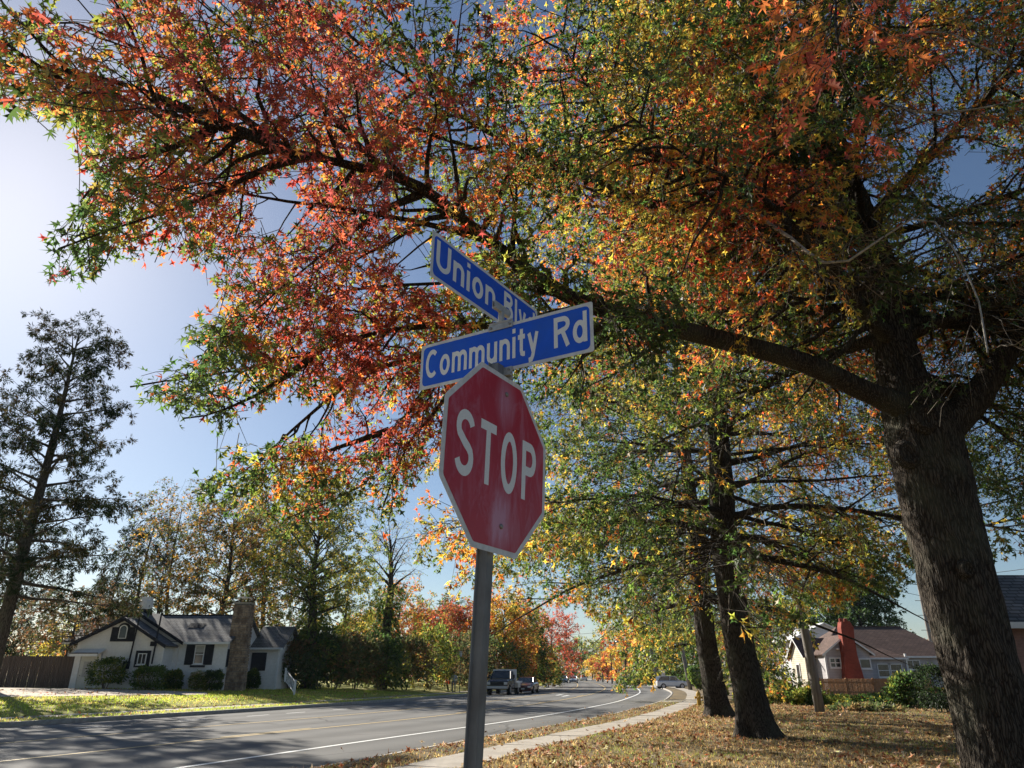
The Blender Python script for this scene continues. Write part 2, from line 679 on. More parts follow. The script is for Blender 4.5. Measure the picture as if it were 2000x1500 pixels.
for y in np.arange(18, 44, 3.4):
    dash('lane_dash', 11.5, 0.13, M['white_line'], y, 1.4)
for y in (20, 34, 48, 62, 78):
    dash('yellow_dash', 4.42, 0.12, M['yellow_line'], y, 4.0)
for y in (62,):
    dash('turn_arrow_bar', 5.6, 0.3, M['white_line'], y, 3.2)
    dash('turn_arrow_bar', 6.6, 0.3, M['white_line'], y + 3, 3.2)

# driveway apron crossing the near verge and the far driveway in front of the white house
def sheet(name, quad, m, nx=14, ny=8, lift=0.012, kind='structure'):
    q = np.array(quad, float)
    u, v = np.meshgrid(np.linspace(0, 1, nx), np.linspace(0, 1, ny), indexing='ij')
    p = (1 - u)[..., None] * ((1 - v)[..., None] * q[0] + v[..., None] * q[3]) + u[..., None] * ((1 - v)[..., None] * q[1] + v[..., None] * q[2])
    p = p.reshape(-1, 2)
    z = tz(p[:, 0], p[:, 1]) + lift
    i, j = np.meshgrid(np.arange(nx - 1), np.arange(ny - 1), indexing='ij')
    a = (i * ny + j).ravel()
    f = np.stack([a, a + ny, a + ny + 1, a + 1], 1)
    o = link(name, make_mesh(name, np.c_[p, z], f), m)
    o['kind'] = kind
    return o


DRIVE = [(-26, 31.0), (-17.6, 44.8), (-18.5, 46.8), (-44, 46.5)]
sheet('driveway', DRIVE, M['driveway'], lift=0.03)
ai = arc_index(47)
ap = [REF[ai] + NOR[ai] * -3.0, REF[ai + 4] + NOR[ai + 4] * -3.0, REF[ai + 4] + NOR[ai + 4] * -4.4, REF[ai] + NOR[ai] * -4.4]
ap = MB().add([(*p, 0.152) for p in ap], [(0, 1, 2, 3)])
ap.build('driveway_apron', M['concrete'])['kind'] = 'structure'

# ---------------------------------------------------------------- stop sign with street name plates
M['sign_white'] = nmat('sign_white', (0.6, 0.6, 0.58), (0.76, 0.76, 0.73), 30, 0.45, 0, c3=(0.4, 0.38, 0.35), scale3=8, amt3=0.4)
M['sign_letter'] = nmat('sign_letter', (0.76, 0.75, 0.71), (0.84, 0.83, 0.79), 160, 0.4)
M['sign_back'] = mat('sign_back', (0.42, 0.42, 0.42), 0.5, 0.7)
M['post'] = nmat('galvanised_post', (0.16, 0.163, 0.163), (0.25, 0.254, 0.25), 18, 0.6, 0.1, (1, 1, 0.3), metal=0.35, c3=(0.13, 0.115, 0.1), scale3=6, amt3=0.5, bdist=0.003)
M['bracket'] = nmat('cast_bracket', (0.36, 0.35, 0.33), (0.52, 0.51, 0.48), 40, 0.5, 0.2, metal=0.5, bdist=0.002)
M['bolt'] = mat('bolt', (0.3, 0.28, 0.25), 0.5, 0.8)
M['sign_blue'] = nmat('sign_blue', (0.011, 0.09, 0.60), (0.018, 0.115, 0.68), 6, 0.22, 0, c3=(0.03, 0.11, 0.5), scale3=9, amt3=0.5)


def red_sign():
    m = nmat('sign_red', (0.42, 0.014, 0.032), (0.48, 0.018, 0.038), 5, 0.33)
    t = m.node_tree
    N, L = t.nodes, t.links
    b = N['Principled BSDF']
    base = b.inputs['Base Color'].links[0].from_socket
    tc = N.new('ShaderNodeTexCoord')
    mp = N.new('ShaderNodeMapping')
    mp.inputs['Scale'].default_value = (9, 9, 3.2)
    L.new(tc.outputs['Object'], mp.inputs[0])
    n = N.new('ShaderNodeTexNoise')
    n.inputs['Scale'].default_value = 1.0
    n.inputs['Detail'].default_value = 7
    n.inputs['Roughness'].default_value = 0.7
    n.inputs['Distortion'].default_value = 1.4
    L.new(mp.outputs[0], n.inputs['Vector'])
    r = N.new('ShaderNodeValToRGB')
    r.color_ramp.elements[0].position = 0.48
    r.color_ramp.elements[1].position = 0.8
    r.color_ramp.elements[0].color = (0, 0, 0, 1)
    r.color_ramp.elements[1].color = (0.7, 0.7, 0.7, 1)
    L.new(n.outputs[0], r.inputs[0])
    # scuffed halo round the two bolts
    acc = None
    for z0, k in ((-0.25, 2.2), (0.27, 1.5)):
        s = N.new('ShaderNodeVectorMath')
        s.operation = 'SUBTRACT'
        s.inputs[1].default_value = (0.035, 0, z0)
        L.new(tc.outputs['Object'], s.inputs[0])
        sc = N.new('ShaderNodeVectorMath')
        sc.operation = 'MULTIPLY'
        sc.inputs[1].default_value = (1.6, 0, 1.0)
        L.new(s.outputs[0], sc.inputs[0])
        ln = N.new('ShaderNodeVectorMath')
        ln.operation = 'LENGTH'
        L.new(sc.outputs[0], ln.inputs[0])
        mr = N.new('ShaderNodeMapRange')
        mr.inputs[1].default_value = 0.02
        mr.inputs[2].default_value = 0.15
        mr.inputs[3].default_value = k
        mr.inputs[4].default_value = 0.0
        L.new(ln.outputs['Value'], mr.inputs[0])
        mm = N.new('ShaderNodeMath')
        mm.operation = 'MULTIPLY'
        L.new(mr.outputs[0], mm.inputs[0])
        L.new(n.outputs[0], mm.inputs[1])
        if acc is None:
            acc = mm.outputs[0]
        else:
            ad = N.new('ShaderNodeMath')
            ad.operation = 'ADD'
            L.new(acc, ad.inputs[0])
            L.new(mm.outputs[0], ad.inputs[1])
            acc = ad.outputs[0]
    ad = N.new('ShaderNodeMath')
    ad.operation = 'ADD'
    ad.use_clamp = True
    L.new(acc, ad.inputs[0])
    L.new(r.outputs[0], ad.inputs[1])
    ml = N.new('ShaderNodeMath')
    ml.operation = 'MULTIPLY'
    ml.inputs[1].default_value = 0.8
    L.new(ad.outputs[0], ml.inputs[0])
    mx = N.new('ShaderNodeMix')
    mx.data_type = 'RGBA'
    L.new(ml.outputs[0], mx.inputs[0])
    L.new(base, mx.inputs[6])
    mx.inputs[7].default_value = (0.6, 0.3, 0.4, 1)
    L.new(mx.outputs[2], b.inputs['Base Color'])
    return m


M['sign_red'] = red_sign()


def arc(cx, cy, rx, ry, a0, a1, n=14):
    return [(cx + rx * math.cos(math.radians(a)), cy + ry * math.sin(math.radians(a))) for a in np.linspace(a0, a1, n)]


def glyphs(w):
    h = w / 2
    g = {}
    g['U'] = (0.70, [[(h, 1), (h, 0.36)] + arc(0.35, 0.35, 0.35 - h, 0.35 - h, 180, 360) + [(0.70 - h, 1)]])
    g['C'] = (0.74, [arc(0.39, 0.5, 0.39 - h, 0.51 - h, 48, 312, 26)])
    g['O'] = (0.62, [arc(0.31, 0.5, 0.31 - h, 0.51 - h, 90, 450, 30)])
    g['R'] = (0.68, [[(h, 0), (h, 1)], [(h, 1 - h), (0.40, 1 - h)] + arc(0.40, 0.735, 0.25 - h / 2, 0.265 - h, 90, -90, 10) + [(h, 0.47 + h / 2 - 0.04)], [(0.38, 0.5), (0.60, 0)]])
    g['P'] = (0.58, [[(h, 0), (h, 1)], [(h, 1 - h), (0.32, 1 - h)] + arc(0.32, 0.71, 0.26 - h, 0.29 - h, 90, -90, 12) + [(h, 0.42 + h)]])
    g['B'] = (0.66, [[(h, 0), (h, 1)], [(h, 1 - h), (0.36, 1 - h)] + arc(0.36, 0.755, 0.26 - h, 0.245 - h, 90, -90, 10) + [(h, 0.51 + h)],
                     [(h, 0.51), (0.38, 0.51)] + arc(0.38, 0.28, 0.28 - h, 0.28 - h, 80, -90, 10) + [(h, h)]])
    g['T'] = (0.56, [[(0.28, 0), (0.28, 1 - w)], [(0, 1 - h), (0.56, 1 - h)]])
    g['S'] = (0.60, [arc(0.30, 0.735, 0.30 - h, 0.275 - h, 15, 215, 16) + [(0.30, 0.5), (0.42, 0.44)] + arc(0.30, 0.275, 0.30 - h, 0.285 - h, 32, -165, 16)])
    g['n'] = (0.57, [[(h, 0), (h, 0.72)], [(h, 0.40)] + arc(0.285, 0.45, 0.285 - h, 0.28 - h, 175, 0, 12) + [(0.57 - h, 0)]])
    g['m'] = (0.88, [[(h, 0), (h, 0.72)], [(h, 0.42)] + arc(0.26, 0.48, 0.26 - h, 0.25 - h, 175, 0, 10) + [(0.52 - h, 0)],
                     [(0.52 - h, 0.42)] + arc(0.62, 0.48, 0.26 - h, 0.25 - h, 175, 0, 10) + [(0.88 - h, 0)]])
    g['u'] = (0.57, [[(0.57 - h, 0), (0.57 - h, 0.72)], [(h, 0.72), (h, 0.28)] + arc(0.285, 0.27, 0.285 - h, 0.28 - h, 180, 355, 12)])
    g['i'] = (0.17, [[(h, 0), (h, 0.72)], [(h, 0.84), (h, 1.0)]])
    g['l'] = (0.17, [[(h, 0), (h, 1.0)]])
    g['o'] = (0.60, [arc(0.30, 0.36, 0.30 - h, 0.375 - h, 90, 450, 26)])
    g['d'] = (0.60, [arc(0.29, 0.36, 0.29 - h, 0.375 - h, 90, 450, 26), [(0.60 - h, 0), (0.60 - h, 1.0)]])
    g['t'] = (0.38, [[(0.18, 0.93), (0.18, 0.2), (0.21, 0.1), (0.28, h * 0.9), (0.37, h * 0.9)], [(0.0, 0.66), (0.37, 0.66)]])
    g['y'] = (0.56, [[(0.07, 0.72), (0.30, 0.06)], [(0.49, 0.72), (0.27, -0.06), (0.20, -0.17), (0.06, -0.19)]])
    g['v'] = (0.54, [[(0.07, 0.72), (0.27, 0.0)], [(0.47, 0.72), (0.27, 0.0)]])
    return g


def ribbon(mb, pts, w, y):
    p = np.array(pts, float)
    p = p[np.r_[True, np.hypot(*np.diff(p, axis=0).T) > 1e-4]]
    closed = np.allclose(p[0], p[-1])
    d = np.diff(p, axis=0)
    d = unit(d)
    n = np.c_[-d[:, 1], d[:, 0]]
    nn = np.zeros_like(p)
    nn[:-1] += n
    nn[1:] += n
    if closed:
        nn[0] = nn[-1] = n[0] + n[-1]
    nn = unit(nn)
    k = np.ones(len(p))
    k[:-1] = 1 / np.clip((nn[:-1] * n).sum(1), 0.5, 1)
    o = nn * (w / 2) * k[:, None]
    a, b = p + o, p - o
    vs = [(x, y, z) for x, z in a] + [(x, y, z) for x, z in b]
    m = len(p)
    mb.add(vs, [(i, i + m, i + m + 1, i + 1) for i in range(m - 1)])


def write(text, x0, x1, base, cap, w, y, parent, gap=0.12, m='sign_letter'):
    g = glyphs(w)
    tot = sum(g[c][0] for c in text) + gap * (len(text) - 1)
    sx = (x1 - x0) / tot
    x = x0
    for c in text:
        adv, strokes = g[c]
        mb = MB()
        for si, st in enumerate(strokes):
            tmp = MB()
            ribbon(tmp, st, w, 0)
            mb.add([(x + vx * sx, y - 0.00015 * si, base + vz * cap) for vx, vy, vz in tmp.v], tmp.f)
        mb.build('letter', M[m], parent)
        x += (adv + gap) * sx


def rrect(wd, ht, r, k=5):
    pts = []
    for cx, cz, a0 in ((wd / 2 - r, ht / 2 - r, 0), (-wd / 2 + r, ht / 2 - r, 90), (-wd / 2 + r, -ht / 2 + r, 180), (wd / 2 - r, -ht / 2 + r, 270)):
        pts += arc(cx, cz, r, r, a0, a0 + 90, k)
    return pts


def octagon(s, r, k=4):
    pts = []
    R_ = s / 2 / math.cos(math.pi / 8)
    for i in range(8):
        a = math.pi / 8 + i * math.pi / 4
        # rounded corner
        cc = R_ - r / math.cos(math.pi / 8)
        cx, cz = cc * math.cos(a), cc * math.sin(a)
        pts += arc(cx, cz, r, r, math.degrees(a) - 22.5, math.degrees(a) + 22.5, k)
    return pts


def sheet_face(mb, poly, y):
    mb.add([(x, y, z) for x, z in poly], [tuple(range(len(poly)))])


def pose(yaw, pit, rol, loc):
    r = Matrix.Rotation(math.radians(yaw), 3, 'Z') @ Matrix.Rotation(math.radians(pit), 3, 'X') @ Matrix.Rotation(math.radians(rol), 3, 'Y')
    m = r.to_4x4()
    m.translation = Vector(loc)
    return m


BASE = Vector((-0.16, 2.84, 0.12))
ss = thing('stop_sign', 'red octagonal stop sign on grey steel post carrying two blue street name plates', 'stop sign', BASE)


def on_post(o, m):
    o.matrix_local = Matrix.Translation(-BASE) @ m


# U-channel post, leaning slightly
PN = Vector((math.sin(math.radians(57.5)), -math.cos(math.radians(57.5)), 0))
PT = Vector((math.cos(math.radians(57.5)), math.sin(math.radians(57.5)), 0))
prof = [(-0.046, -0.034), (-0.026, -0.034), (-0.019, -0.004), (0.019, -0.004), (0.026, -0.034), (0.046, -0.034),
        (0.046, -0.029), (0.030, -0.029), (0.0225, 0.002), (-0.0225, 0.002), (-0.030, -0.029), (-0.046, -0.029)]
rings = []
for z, x in ((-0.1, -0.172), (1.3, -0.116), (2.03, -0.085), (2.86, -0.047)):
    ctr = Vector((x, 2.845, z)) - BASE
    rings.append([tuple(ctr + PT * a + PN * (b - 0.003)) for a, b in prof])
post = MB().loft(rings).build('post', M['post'], ss)
# stop panel
pan = MB()
pan.prism(octagon(0.762, 0.03), -0.001, 0.0015)
pan = pan.build('stop_panel', M['sign_white'], ss)
on_post(pan, pose(57.5, 1.7, 1.16, (-0.0552, 2.8298, 2.4237)))
f = MB()
sheet_face(f, octagon(0.762 - 0.044, 0.022), -0.0016)
f.build('red_face', M['sign_red'], pan)
write('STOP', -0.30, 0.295, -0.125, 0.262, 0.155, -0.0022, pan, gap=0.2)
for z in (-0.27, 0.30):
    MB().lathe([(0.0, 0.0), (0.011, 0.0), (0.011, 0.003), (0.007, 0.007), (0.0, 0.008)], k=10).build('bolt', M['bolt'], pan).matrix_local = \
        Matrix.Translation((0.035, -0.002, z)) @ Matrix.Rotation(math.pi / 2, 4, 'X')


def plate(label, yaw, pit, rol, loc, words):
    p = MB().prism(rrect(0.915, 0.2286, 0.008), -0.001, 0.0015).build('street_name_plate', M['sign_white'], ss, label=label)
    on_post(p, pose(yaw, pit, rol, loc))
    b = MB()
    sheet_face(b, rrect(0.915 - 0.03, 0.2286 - 0.03, 0.022), -0.0016)
    b.build('blue_face', M['sign_blue'], p)
    for t, x0, x1, cap in words:
        write(t, x0, x1, -0.062, cap, 0.165, -0.0022, p, gap=0.13)
    return p


com = plate('lower blue street name plate reading Community Rd', -32, 1.0, 1.16, (-0.05, 2.883, 2.9536), [('Community', -0.425, 0.195, 0.142), ('Rd', 0.272, 0.43, 0.142)])
uq = pose(58, 1.5, -0.8, (0, 0, 0)) @ Vector((0.4575, 0, -0.1143))
uni = plate('upper blue street name plate reading Union Blvd', 58, 1.5, -0.8, Vector((-0.349, 2.639, 3.417)) + uq, [('Union', -0.425, 0.045, 0.146), ('Blvd', 0.125, 0.43, 0.146)])

# brackets: post cap below, cross bracket between the plates
cb = MB()
cb.box((-0.0, 0.012, -0.128), (0.11, 0.006, 0.05))
cb.box((0.0, -0.008, -0.114), (0.13, 0.005, 0.028))
cb.box((0.0, 0.002, -0.133), (0.11, 0.03, 0.012))
b1 = cb.build('post_cap_bracket', M['bracket'], ss)
on_post(b1, pose(-32, 1, 1.16, (-0.05, 2.883, 2.9536)))
cb = MB()
cb.box((0.0, -0.006, 0.108), (0.13, 0.004, 0.03))
cb.box((0.0, 0.006, 0.108), (0.13, 0.004, 0.03))
cb.box((0.0, 0, 0.128), (0.12, 0.018, 0.010))
cb.box((0.0, 0, 0.155), (0.022, 0.022, 0.05))
cb.box((0.0, 0.0, 0.182), (0.018, 0.12, 0.010))
cb.box((-0.006, 0.0, 0.2), (0.004, 0.13, 0.03))
cb.box((0.006, 0.0, 0.2), (0.004, 0.13, 0.03))
b2 = cb.build('cross_bracket', M['bracket'], ss, bevel=0.002)
on_post(b2, pose(-32, 1, 1.16, (-0.05, 2.883, 2.9536)))
for x in (-0.05, 0.05):
    for z, br in ((0.108, b2), (-0.114, b1)):
        MB().lathe([(0, 0), (0.006, 0), (0.006, 0.004), (0, 0.005)], k=8).build('bolt', M['bolt'], br).matrix_local = \
            Matrix.Translation((x, -0.0105, z)) @ Matrix.Rotation(math.pi / 2, 4, 'X')

# ---------------------------------------------------------------- foliage toolkit
HALF = [(0.025, 0.10), (0.30, 0.20), (0.055, 0.30), (0.42, 0.55), (0.06, 0.53), (0.26, 0.84), (0.045, 0.75)]


def leaf_template(lod):
    if lod == 0:
        v = [(0, 0)] + [(x, y) for x, y in HALF] + [(-x, y) for x, y in HALF] + [(0, 1.0), (-0.012, -0.32), (0.012, -0.32)]
        f = []
        for s in (0, 7):
            i = 1 + s
            f += [(i, i + 1, i + 2), (i + 2, i + 3, i + 4), (i + 4, i + 5, i + 6)]
        R_, L_ = (1, 3, 5, 7), (8, 10, 12, 14)
        for k in range(3):
            f += [(R_[k], R_[k + 1], L_[k + 1]), (R_[k], L_[k + 1], L_[k])]
        f += [(R_[3], 15, L_[3]), (0, R_[0], L_[0]), (0, 16, 17)]
    elif lod == 1:
        v = [(0, -0.2), (0.03, 0.18), (0.33, 0.25), (0.045, 0.37), (0.40, 0.67), (0.05, 0.58), (0, 1.0), (-0.05, 0.58), (-0.40, 0.67), (-0.045, 0.37), (-0.33, 0.25), (-0.03, 0.18)]
        f = [(0, 1, 11), (1, 2, 3), (3, 4, 5), (5, 6, 7), (7, 8, 9), (9, 10, 11), (1, 3, 9), (1, 9, 11), (3, 5, 7), (3, 7, 9)]
    elif lod == 2:
        v = [(0, -0.1), (0.12, 0.4), (0, 1.0), (-0.12, 0.4), (0.42, 0.55), (0.0, 0.3), (-0.42, 0.55), (0, 0.62)]
        f = [(0, 1, 3), (1, 2, 3), (5, 4, 7), (5, 7, 6)]
    elif lod == 4:
        v = [(0, 0), (0.11, 0.45), (0, 1.0), (-0.11, 0.45)]
        f = [(0, 1, 2), (0, 2, 3)]
    elif lod == 5:
        v = [(-0.3, 0.1), (0.34, 0.25), (0, 1.0)]
        f = [(0, 1, 2)]
    else:
        v = [(0, 0), (0.32, 0.5), (0, 1.0), (-0.32, 0.5)]
        f = [(0, 1, 2), (0, 2, 3)]
    v = np.array(v, float)
    z = -0.55 * v[:, 0] ** 2 - 0.22 * (v[:, 1] - 0.3) ** 2
    return np.c_[v, z], np.array(f)


def leaves_arrays(pos, axis, nrm, size, col, lod):
    tv, tf = leaf_template(lod)
    ax = unit(axis)
    sd = unit(np.cross(ax, nrm))
    nm = np.cross(sd, ax)
    rl = np.random.default_rng(len(pos))
    wx = rl.uniform(0.6, 1.12, len(pos))[:, None, None]
    cz = rl.normal(1.2, 1.3, len(pos))[:, None, None]
    tvz = tv[None, :, 2:3] * cz + 0.35 * np.abs(tv[None, :, 0:1]) * rl.normal(0, 1.0, len(pos))[:, None, None]
    v = pos[:, None] + size[:, None, None] * (tv[None, :, 0:1] * wx * sd[:, None] + tv[None, :, 1:2] * ax[:, None] + tvz * nm[:, None])
    n, m = len(pos), len(tv)
    f = (tf[None] + (np.arange(n) * m)[:, None, None]).reshape(-1, 3)
    return v.reshape(-1, 3), f, np.repeat(col, m, 0)


DG = (0.040, 0.070, 0.018)
GR = (0.090, 0.130, 0.024)
OL = (0.19, 0.185, 0.034)
YE = (0.39, 0.29, 0.045)
YO = (0.40, 0.21, 0.035)
OR = (0.40, 0.125, 0.032)
RO = (0.34, 0.07, 0.035)
CR = (0.25, 0.055, 0.04)
BR = (0.15, 0.075, 0.035)
MR = (0.18, 0.042, 0.036)


def smooth_noise(p, freq, seed):
    """cheap spatial noise in [0,1]"""
    r = np.random.default_rng(seed)
    out = np.zeros(len(p))
    for k in range(5):
        w = r.normal(0, freq * (1 + 0.6 * k), 3)
        out += np.sin(p @ w + r.uniform(0, 6.28)) / (1 + 0.4 * k)
    return 1 / (1 + np.exp(-1.3 * out))


def pick(pal, u):
    """pal: list of (weight, colour) ordered along a colour walk; u in [0,1]"""
    w = np.array([x[0] for x in pal], float)
    c = np.array([x[1] for x in pal], float)
    e = np.cumsum(w) / w.sum()
    return c[np.minimum(np.searchsorted(e, u), len(c) - 1)]


def colours(pos, pal, rng, freq=1.2, seed=1, spread=0.12, var=0.2):
    base = smooth_noise(pos, freq, seed)
    # make the walk uniform
    r = np.argsort(np.argsort(base)) / max(1, len(base) - 1)
    u = np.clip(r + rng.normal(0, spread, len(pos)), 0, 0.999)
    u = np.where(rng.random(len(pos)) < 0.06, rng.random(len(pos)), u)
    c = pick(pal, u)
    return np.clip(c * np.exp(rng.normal(0, var, (len(pos), 1))) * np.exp(rng.normal(0, 0.08, (len(pos), 3))), 0.004, 0.8)


UP = np.array([0, 0, 1.0])


def laterals(pts, r0, rng, length, step, start, droop, npt=7, flat=0.35, fwd=0.55, rise=0.0):
    """side branches of one branch polyline -> list of (pts(npt,3), r0, tpos)"""
    seg = np.linalg.norm(np.diff(pts, axis=0), axis=1)
    d = np.r_[0, np.cumsum(seg)]
    tot = d[-1]
    out = []
    s = start * tot + rng.uniform(0, step)
    sg = 1 if rng.random() < 0.5 else -1
    while s < tot:
        t = s / tot
        i = min(np.searchsorted(d, s), len(pts) - 1)
        i = max(i, 1)
        p = pts[i - 1] + (pts[i] - pts[i - 1]) * ((s - d[i - 1]) / max(seg[i - 1], 1e-6))
        T = unit(pts[i] - pts[i - 1])
        side = np.cross(T, UP)
        if np.linalg.norm(side) < 0.2:
            a = rng.uniform(0, 6.28)
            side = np.array([math.cos(a), math.sin(a), 0])
        side = unit(side)
        dr = unit(T * fwd * rng.uniform(0.6, 1.4) + side * sg * rng.uniform(0.6, 1.0) + UP * (rng.normal(0, flat) + rise))
        L_ = length * (1 - 0.55 * t) * rng.uniform(0.55, 1.25)
        u = np.linspace(0, 1, npt)[:, None]
        wig = np.cumsum(rng.normal(0, 0.05, (npt, 3)), 0) * L_ * 0.5
        wig[0] = 0
        q = p + dr * L_ * u + wig - UP * droop * L_ * u ** 2
        rr = r0 * (1 - 0.75 * t) * 0.42
        out.append((q, max(rr, 0.006), t))
        sg = -sg
        s += step * rng.uniform(0.6, 1.4)
    return out


def twigs_of(lats, rng, length, step, npt=4, droop=0.25, start=0.22):
    """vectorised twigs along all laterals -> (K,npt,3), tpos of parent"""
    P0, D, Ls, TP = [], [], [], []
    for q, r, t in lats:
        seg = np.linalg.norm(np.diff(q, axis=0), axis=1)
        tot = seg.sum()
        n = max(2, int(tot * (1 - start) / step))
        u = np.clip(start + (1 - start) * (np.arange(n) + rng.uniform(0.2, 0.8, n)) / n, 0, 0.999)
        x = u * (len(q) - 1)
        i = x.astype(int)
        f = (x - i)[:, None]
        p = q[i] * (1 - f) + q[i + 1] * f
        T = unit(q[i + 1] - q[i])
        rad = unit(np.cross(T, rng.normal(0, 1, (n, 3))))
        d = unit(T * rng.uniform(0.3, 1.0, (n, 1)) + rad * 0.9 + rng.normal(0, 0.15, (n, 3)))
        # tip continues
        P0.append(np.vstack([p, q[-1:]]))
        D.append(np.vstack([d, T[-1:]]))
        Ls.append(np.r_[length * rng.uniform(0.5, 1.3, n) * (1 - 0.3 * u), length * 0.6])
        TP.append(np.full(n + 1, t))
    P0, D, Ls, TP = np.vstack(P0), np.vstack(D), np.concatenate(Ls), np.concatenate(TP)
    u = np.linspace(0, 1, npt)[None, :, None]
    wig = np.cumsum(rng.normal(0, 0.09, (len(P0), npt, 3)), 1) * Ls[:, None, None] * 0.6
    wig[:, 0] = 0
    q = P0[:, None] + D[:, None] * Ls[:, None, None] * u + wig - UP * (droop * Ls[:, None, None] * u ** 2)
    return q, TP


def leaves_on(tw, rng, m, size, prob=1.0, down=0.3):
    """m leaves on every twig polyline"""
    K, n = tw.shape[:2]
    u = np.clip(np.linspace(0.3, 1.0, m)[None] + rng.uniform(-0.07, 0.05, (K, m)), 0, 0.999)
    x = u * (n - 1)
    i = x.astype(int)
    f = (x - i)[..., None]
    k = np.arange(K)[:, None]
    p = tw[k, i] * (1 - f) + tw[k, i + 1] * f
    T = unit(tw[k, i + 1] - tw[k, i])
    rad = unit(np.cross(T, rng.normal(0, 1, (K, m, 3))))
    ax = unit(T * 0.55 + rad * 0.9 - UP * down * rng.uniform(0.2, 1.6, (K, m, 1)))
    nr = UP * 1.0 + rng.normal(0, 0.55, (K, m, 3))
    sz = size * rng.uniform(0.65, 1.2, (K, m))
    keep = rng.random((K, m)) < prob
    return p[keep] + ax[keep] * (sz[keep] * 0.25)[:, None], ax[keep], nr[keep], sz[keep]


def trunk_mesh(pts, rad, k=28, flare=0.0, seed=0, lump=0.04, npt=60, ridge=0.0):
    """trunk tube with root flare, lobed cross-section and lumps"""
    c = spline(pts, npt)
    r = np.interp(np.linspace(0, 1, npt), np.linspace(0, 1, len(rad)), rad)
    rings = tube_rings(c[None], np.ones((1, npt)), k)[0]
    rr = np.random.default_rng(seed)
    ang = np.arange(k) * 2 * np.pi / k
    ph = rr.uniform(0, 6.28, 6)
    h = c[:, 2] - c[0, 2]
    lobes = 0.6 * np.sin(5 * ang + ph[0]) + 0.5 * np.sin(3 * ang + ph[1]) + 0.35 * np.sin(8 * ang + ph[2])
    R_ = np.zeros((npt, k))
    for i in range(npt):
        fl = flare * math.exp(-max(h[i], 0) / 0.38)
        R_[i] = r[i] * (1 + lump * (np.sin(2 * ang + ph[3] + h[i] * 0.8) * 0.7 + np.sin(3 * ang + ph[4] - h[i] * 1.3) * 0.6 + 0.5 * np.sin(7 * ang + h[i] * 2.1))) \
            + fl * (0.75 + 0.55 * lobes)
    if ridge:
        A_, H_ = np.meshgrid(ang, h)
        ph2 = rr.uniform(0, 6.28, 9)
        w_ = 0.35 * np.sin(H_ * 2.3 + 3 * A_ + ph2[0]) + 0.25 * np.sin(H_ * 5.1 - 5 * A_ + ph2[1]) + 0.2 * np.sin(H_ * 9.7 + 2 * A_ + ph2[2])
        rg = np.abs(np.sin(15 * A_ + 1.6 * w_ + ph2[3])) ** 0.6 * (0.55 + 0.45 * np.sin(H_ * 7 + 9 * A_ + ph2[4] + 2 * w_)) + 0.45 * np.abs(np.sin(26 * A_ - 2.2 * w_ + H_ * 1.3 + ph2[5]))
        R_ = R_ + ridge * (rg - 0.6)
    v = c[:, None] + (rings - c[:, None]) * R_[..., None]
    v += np.random.default_rng(seed + 1).normal(0, 0.006, v.shape)
    i, j = np.meshgrid(np.arange(npt - 1), np.arange(k), indexing='ij')
    a = (i * k + j).ravel()
    b = (i * k + (j + 1) % k).ravel()
    f = np.stack([a, b, b + k, a + k], 1)
    return make_mesh('trunk', v.reshape(-1, 3), f, smooth=True)


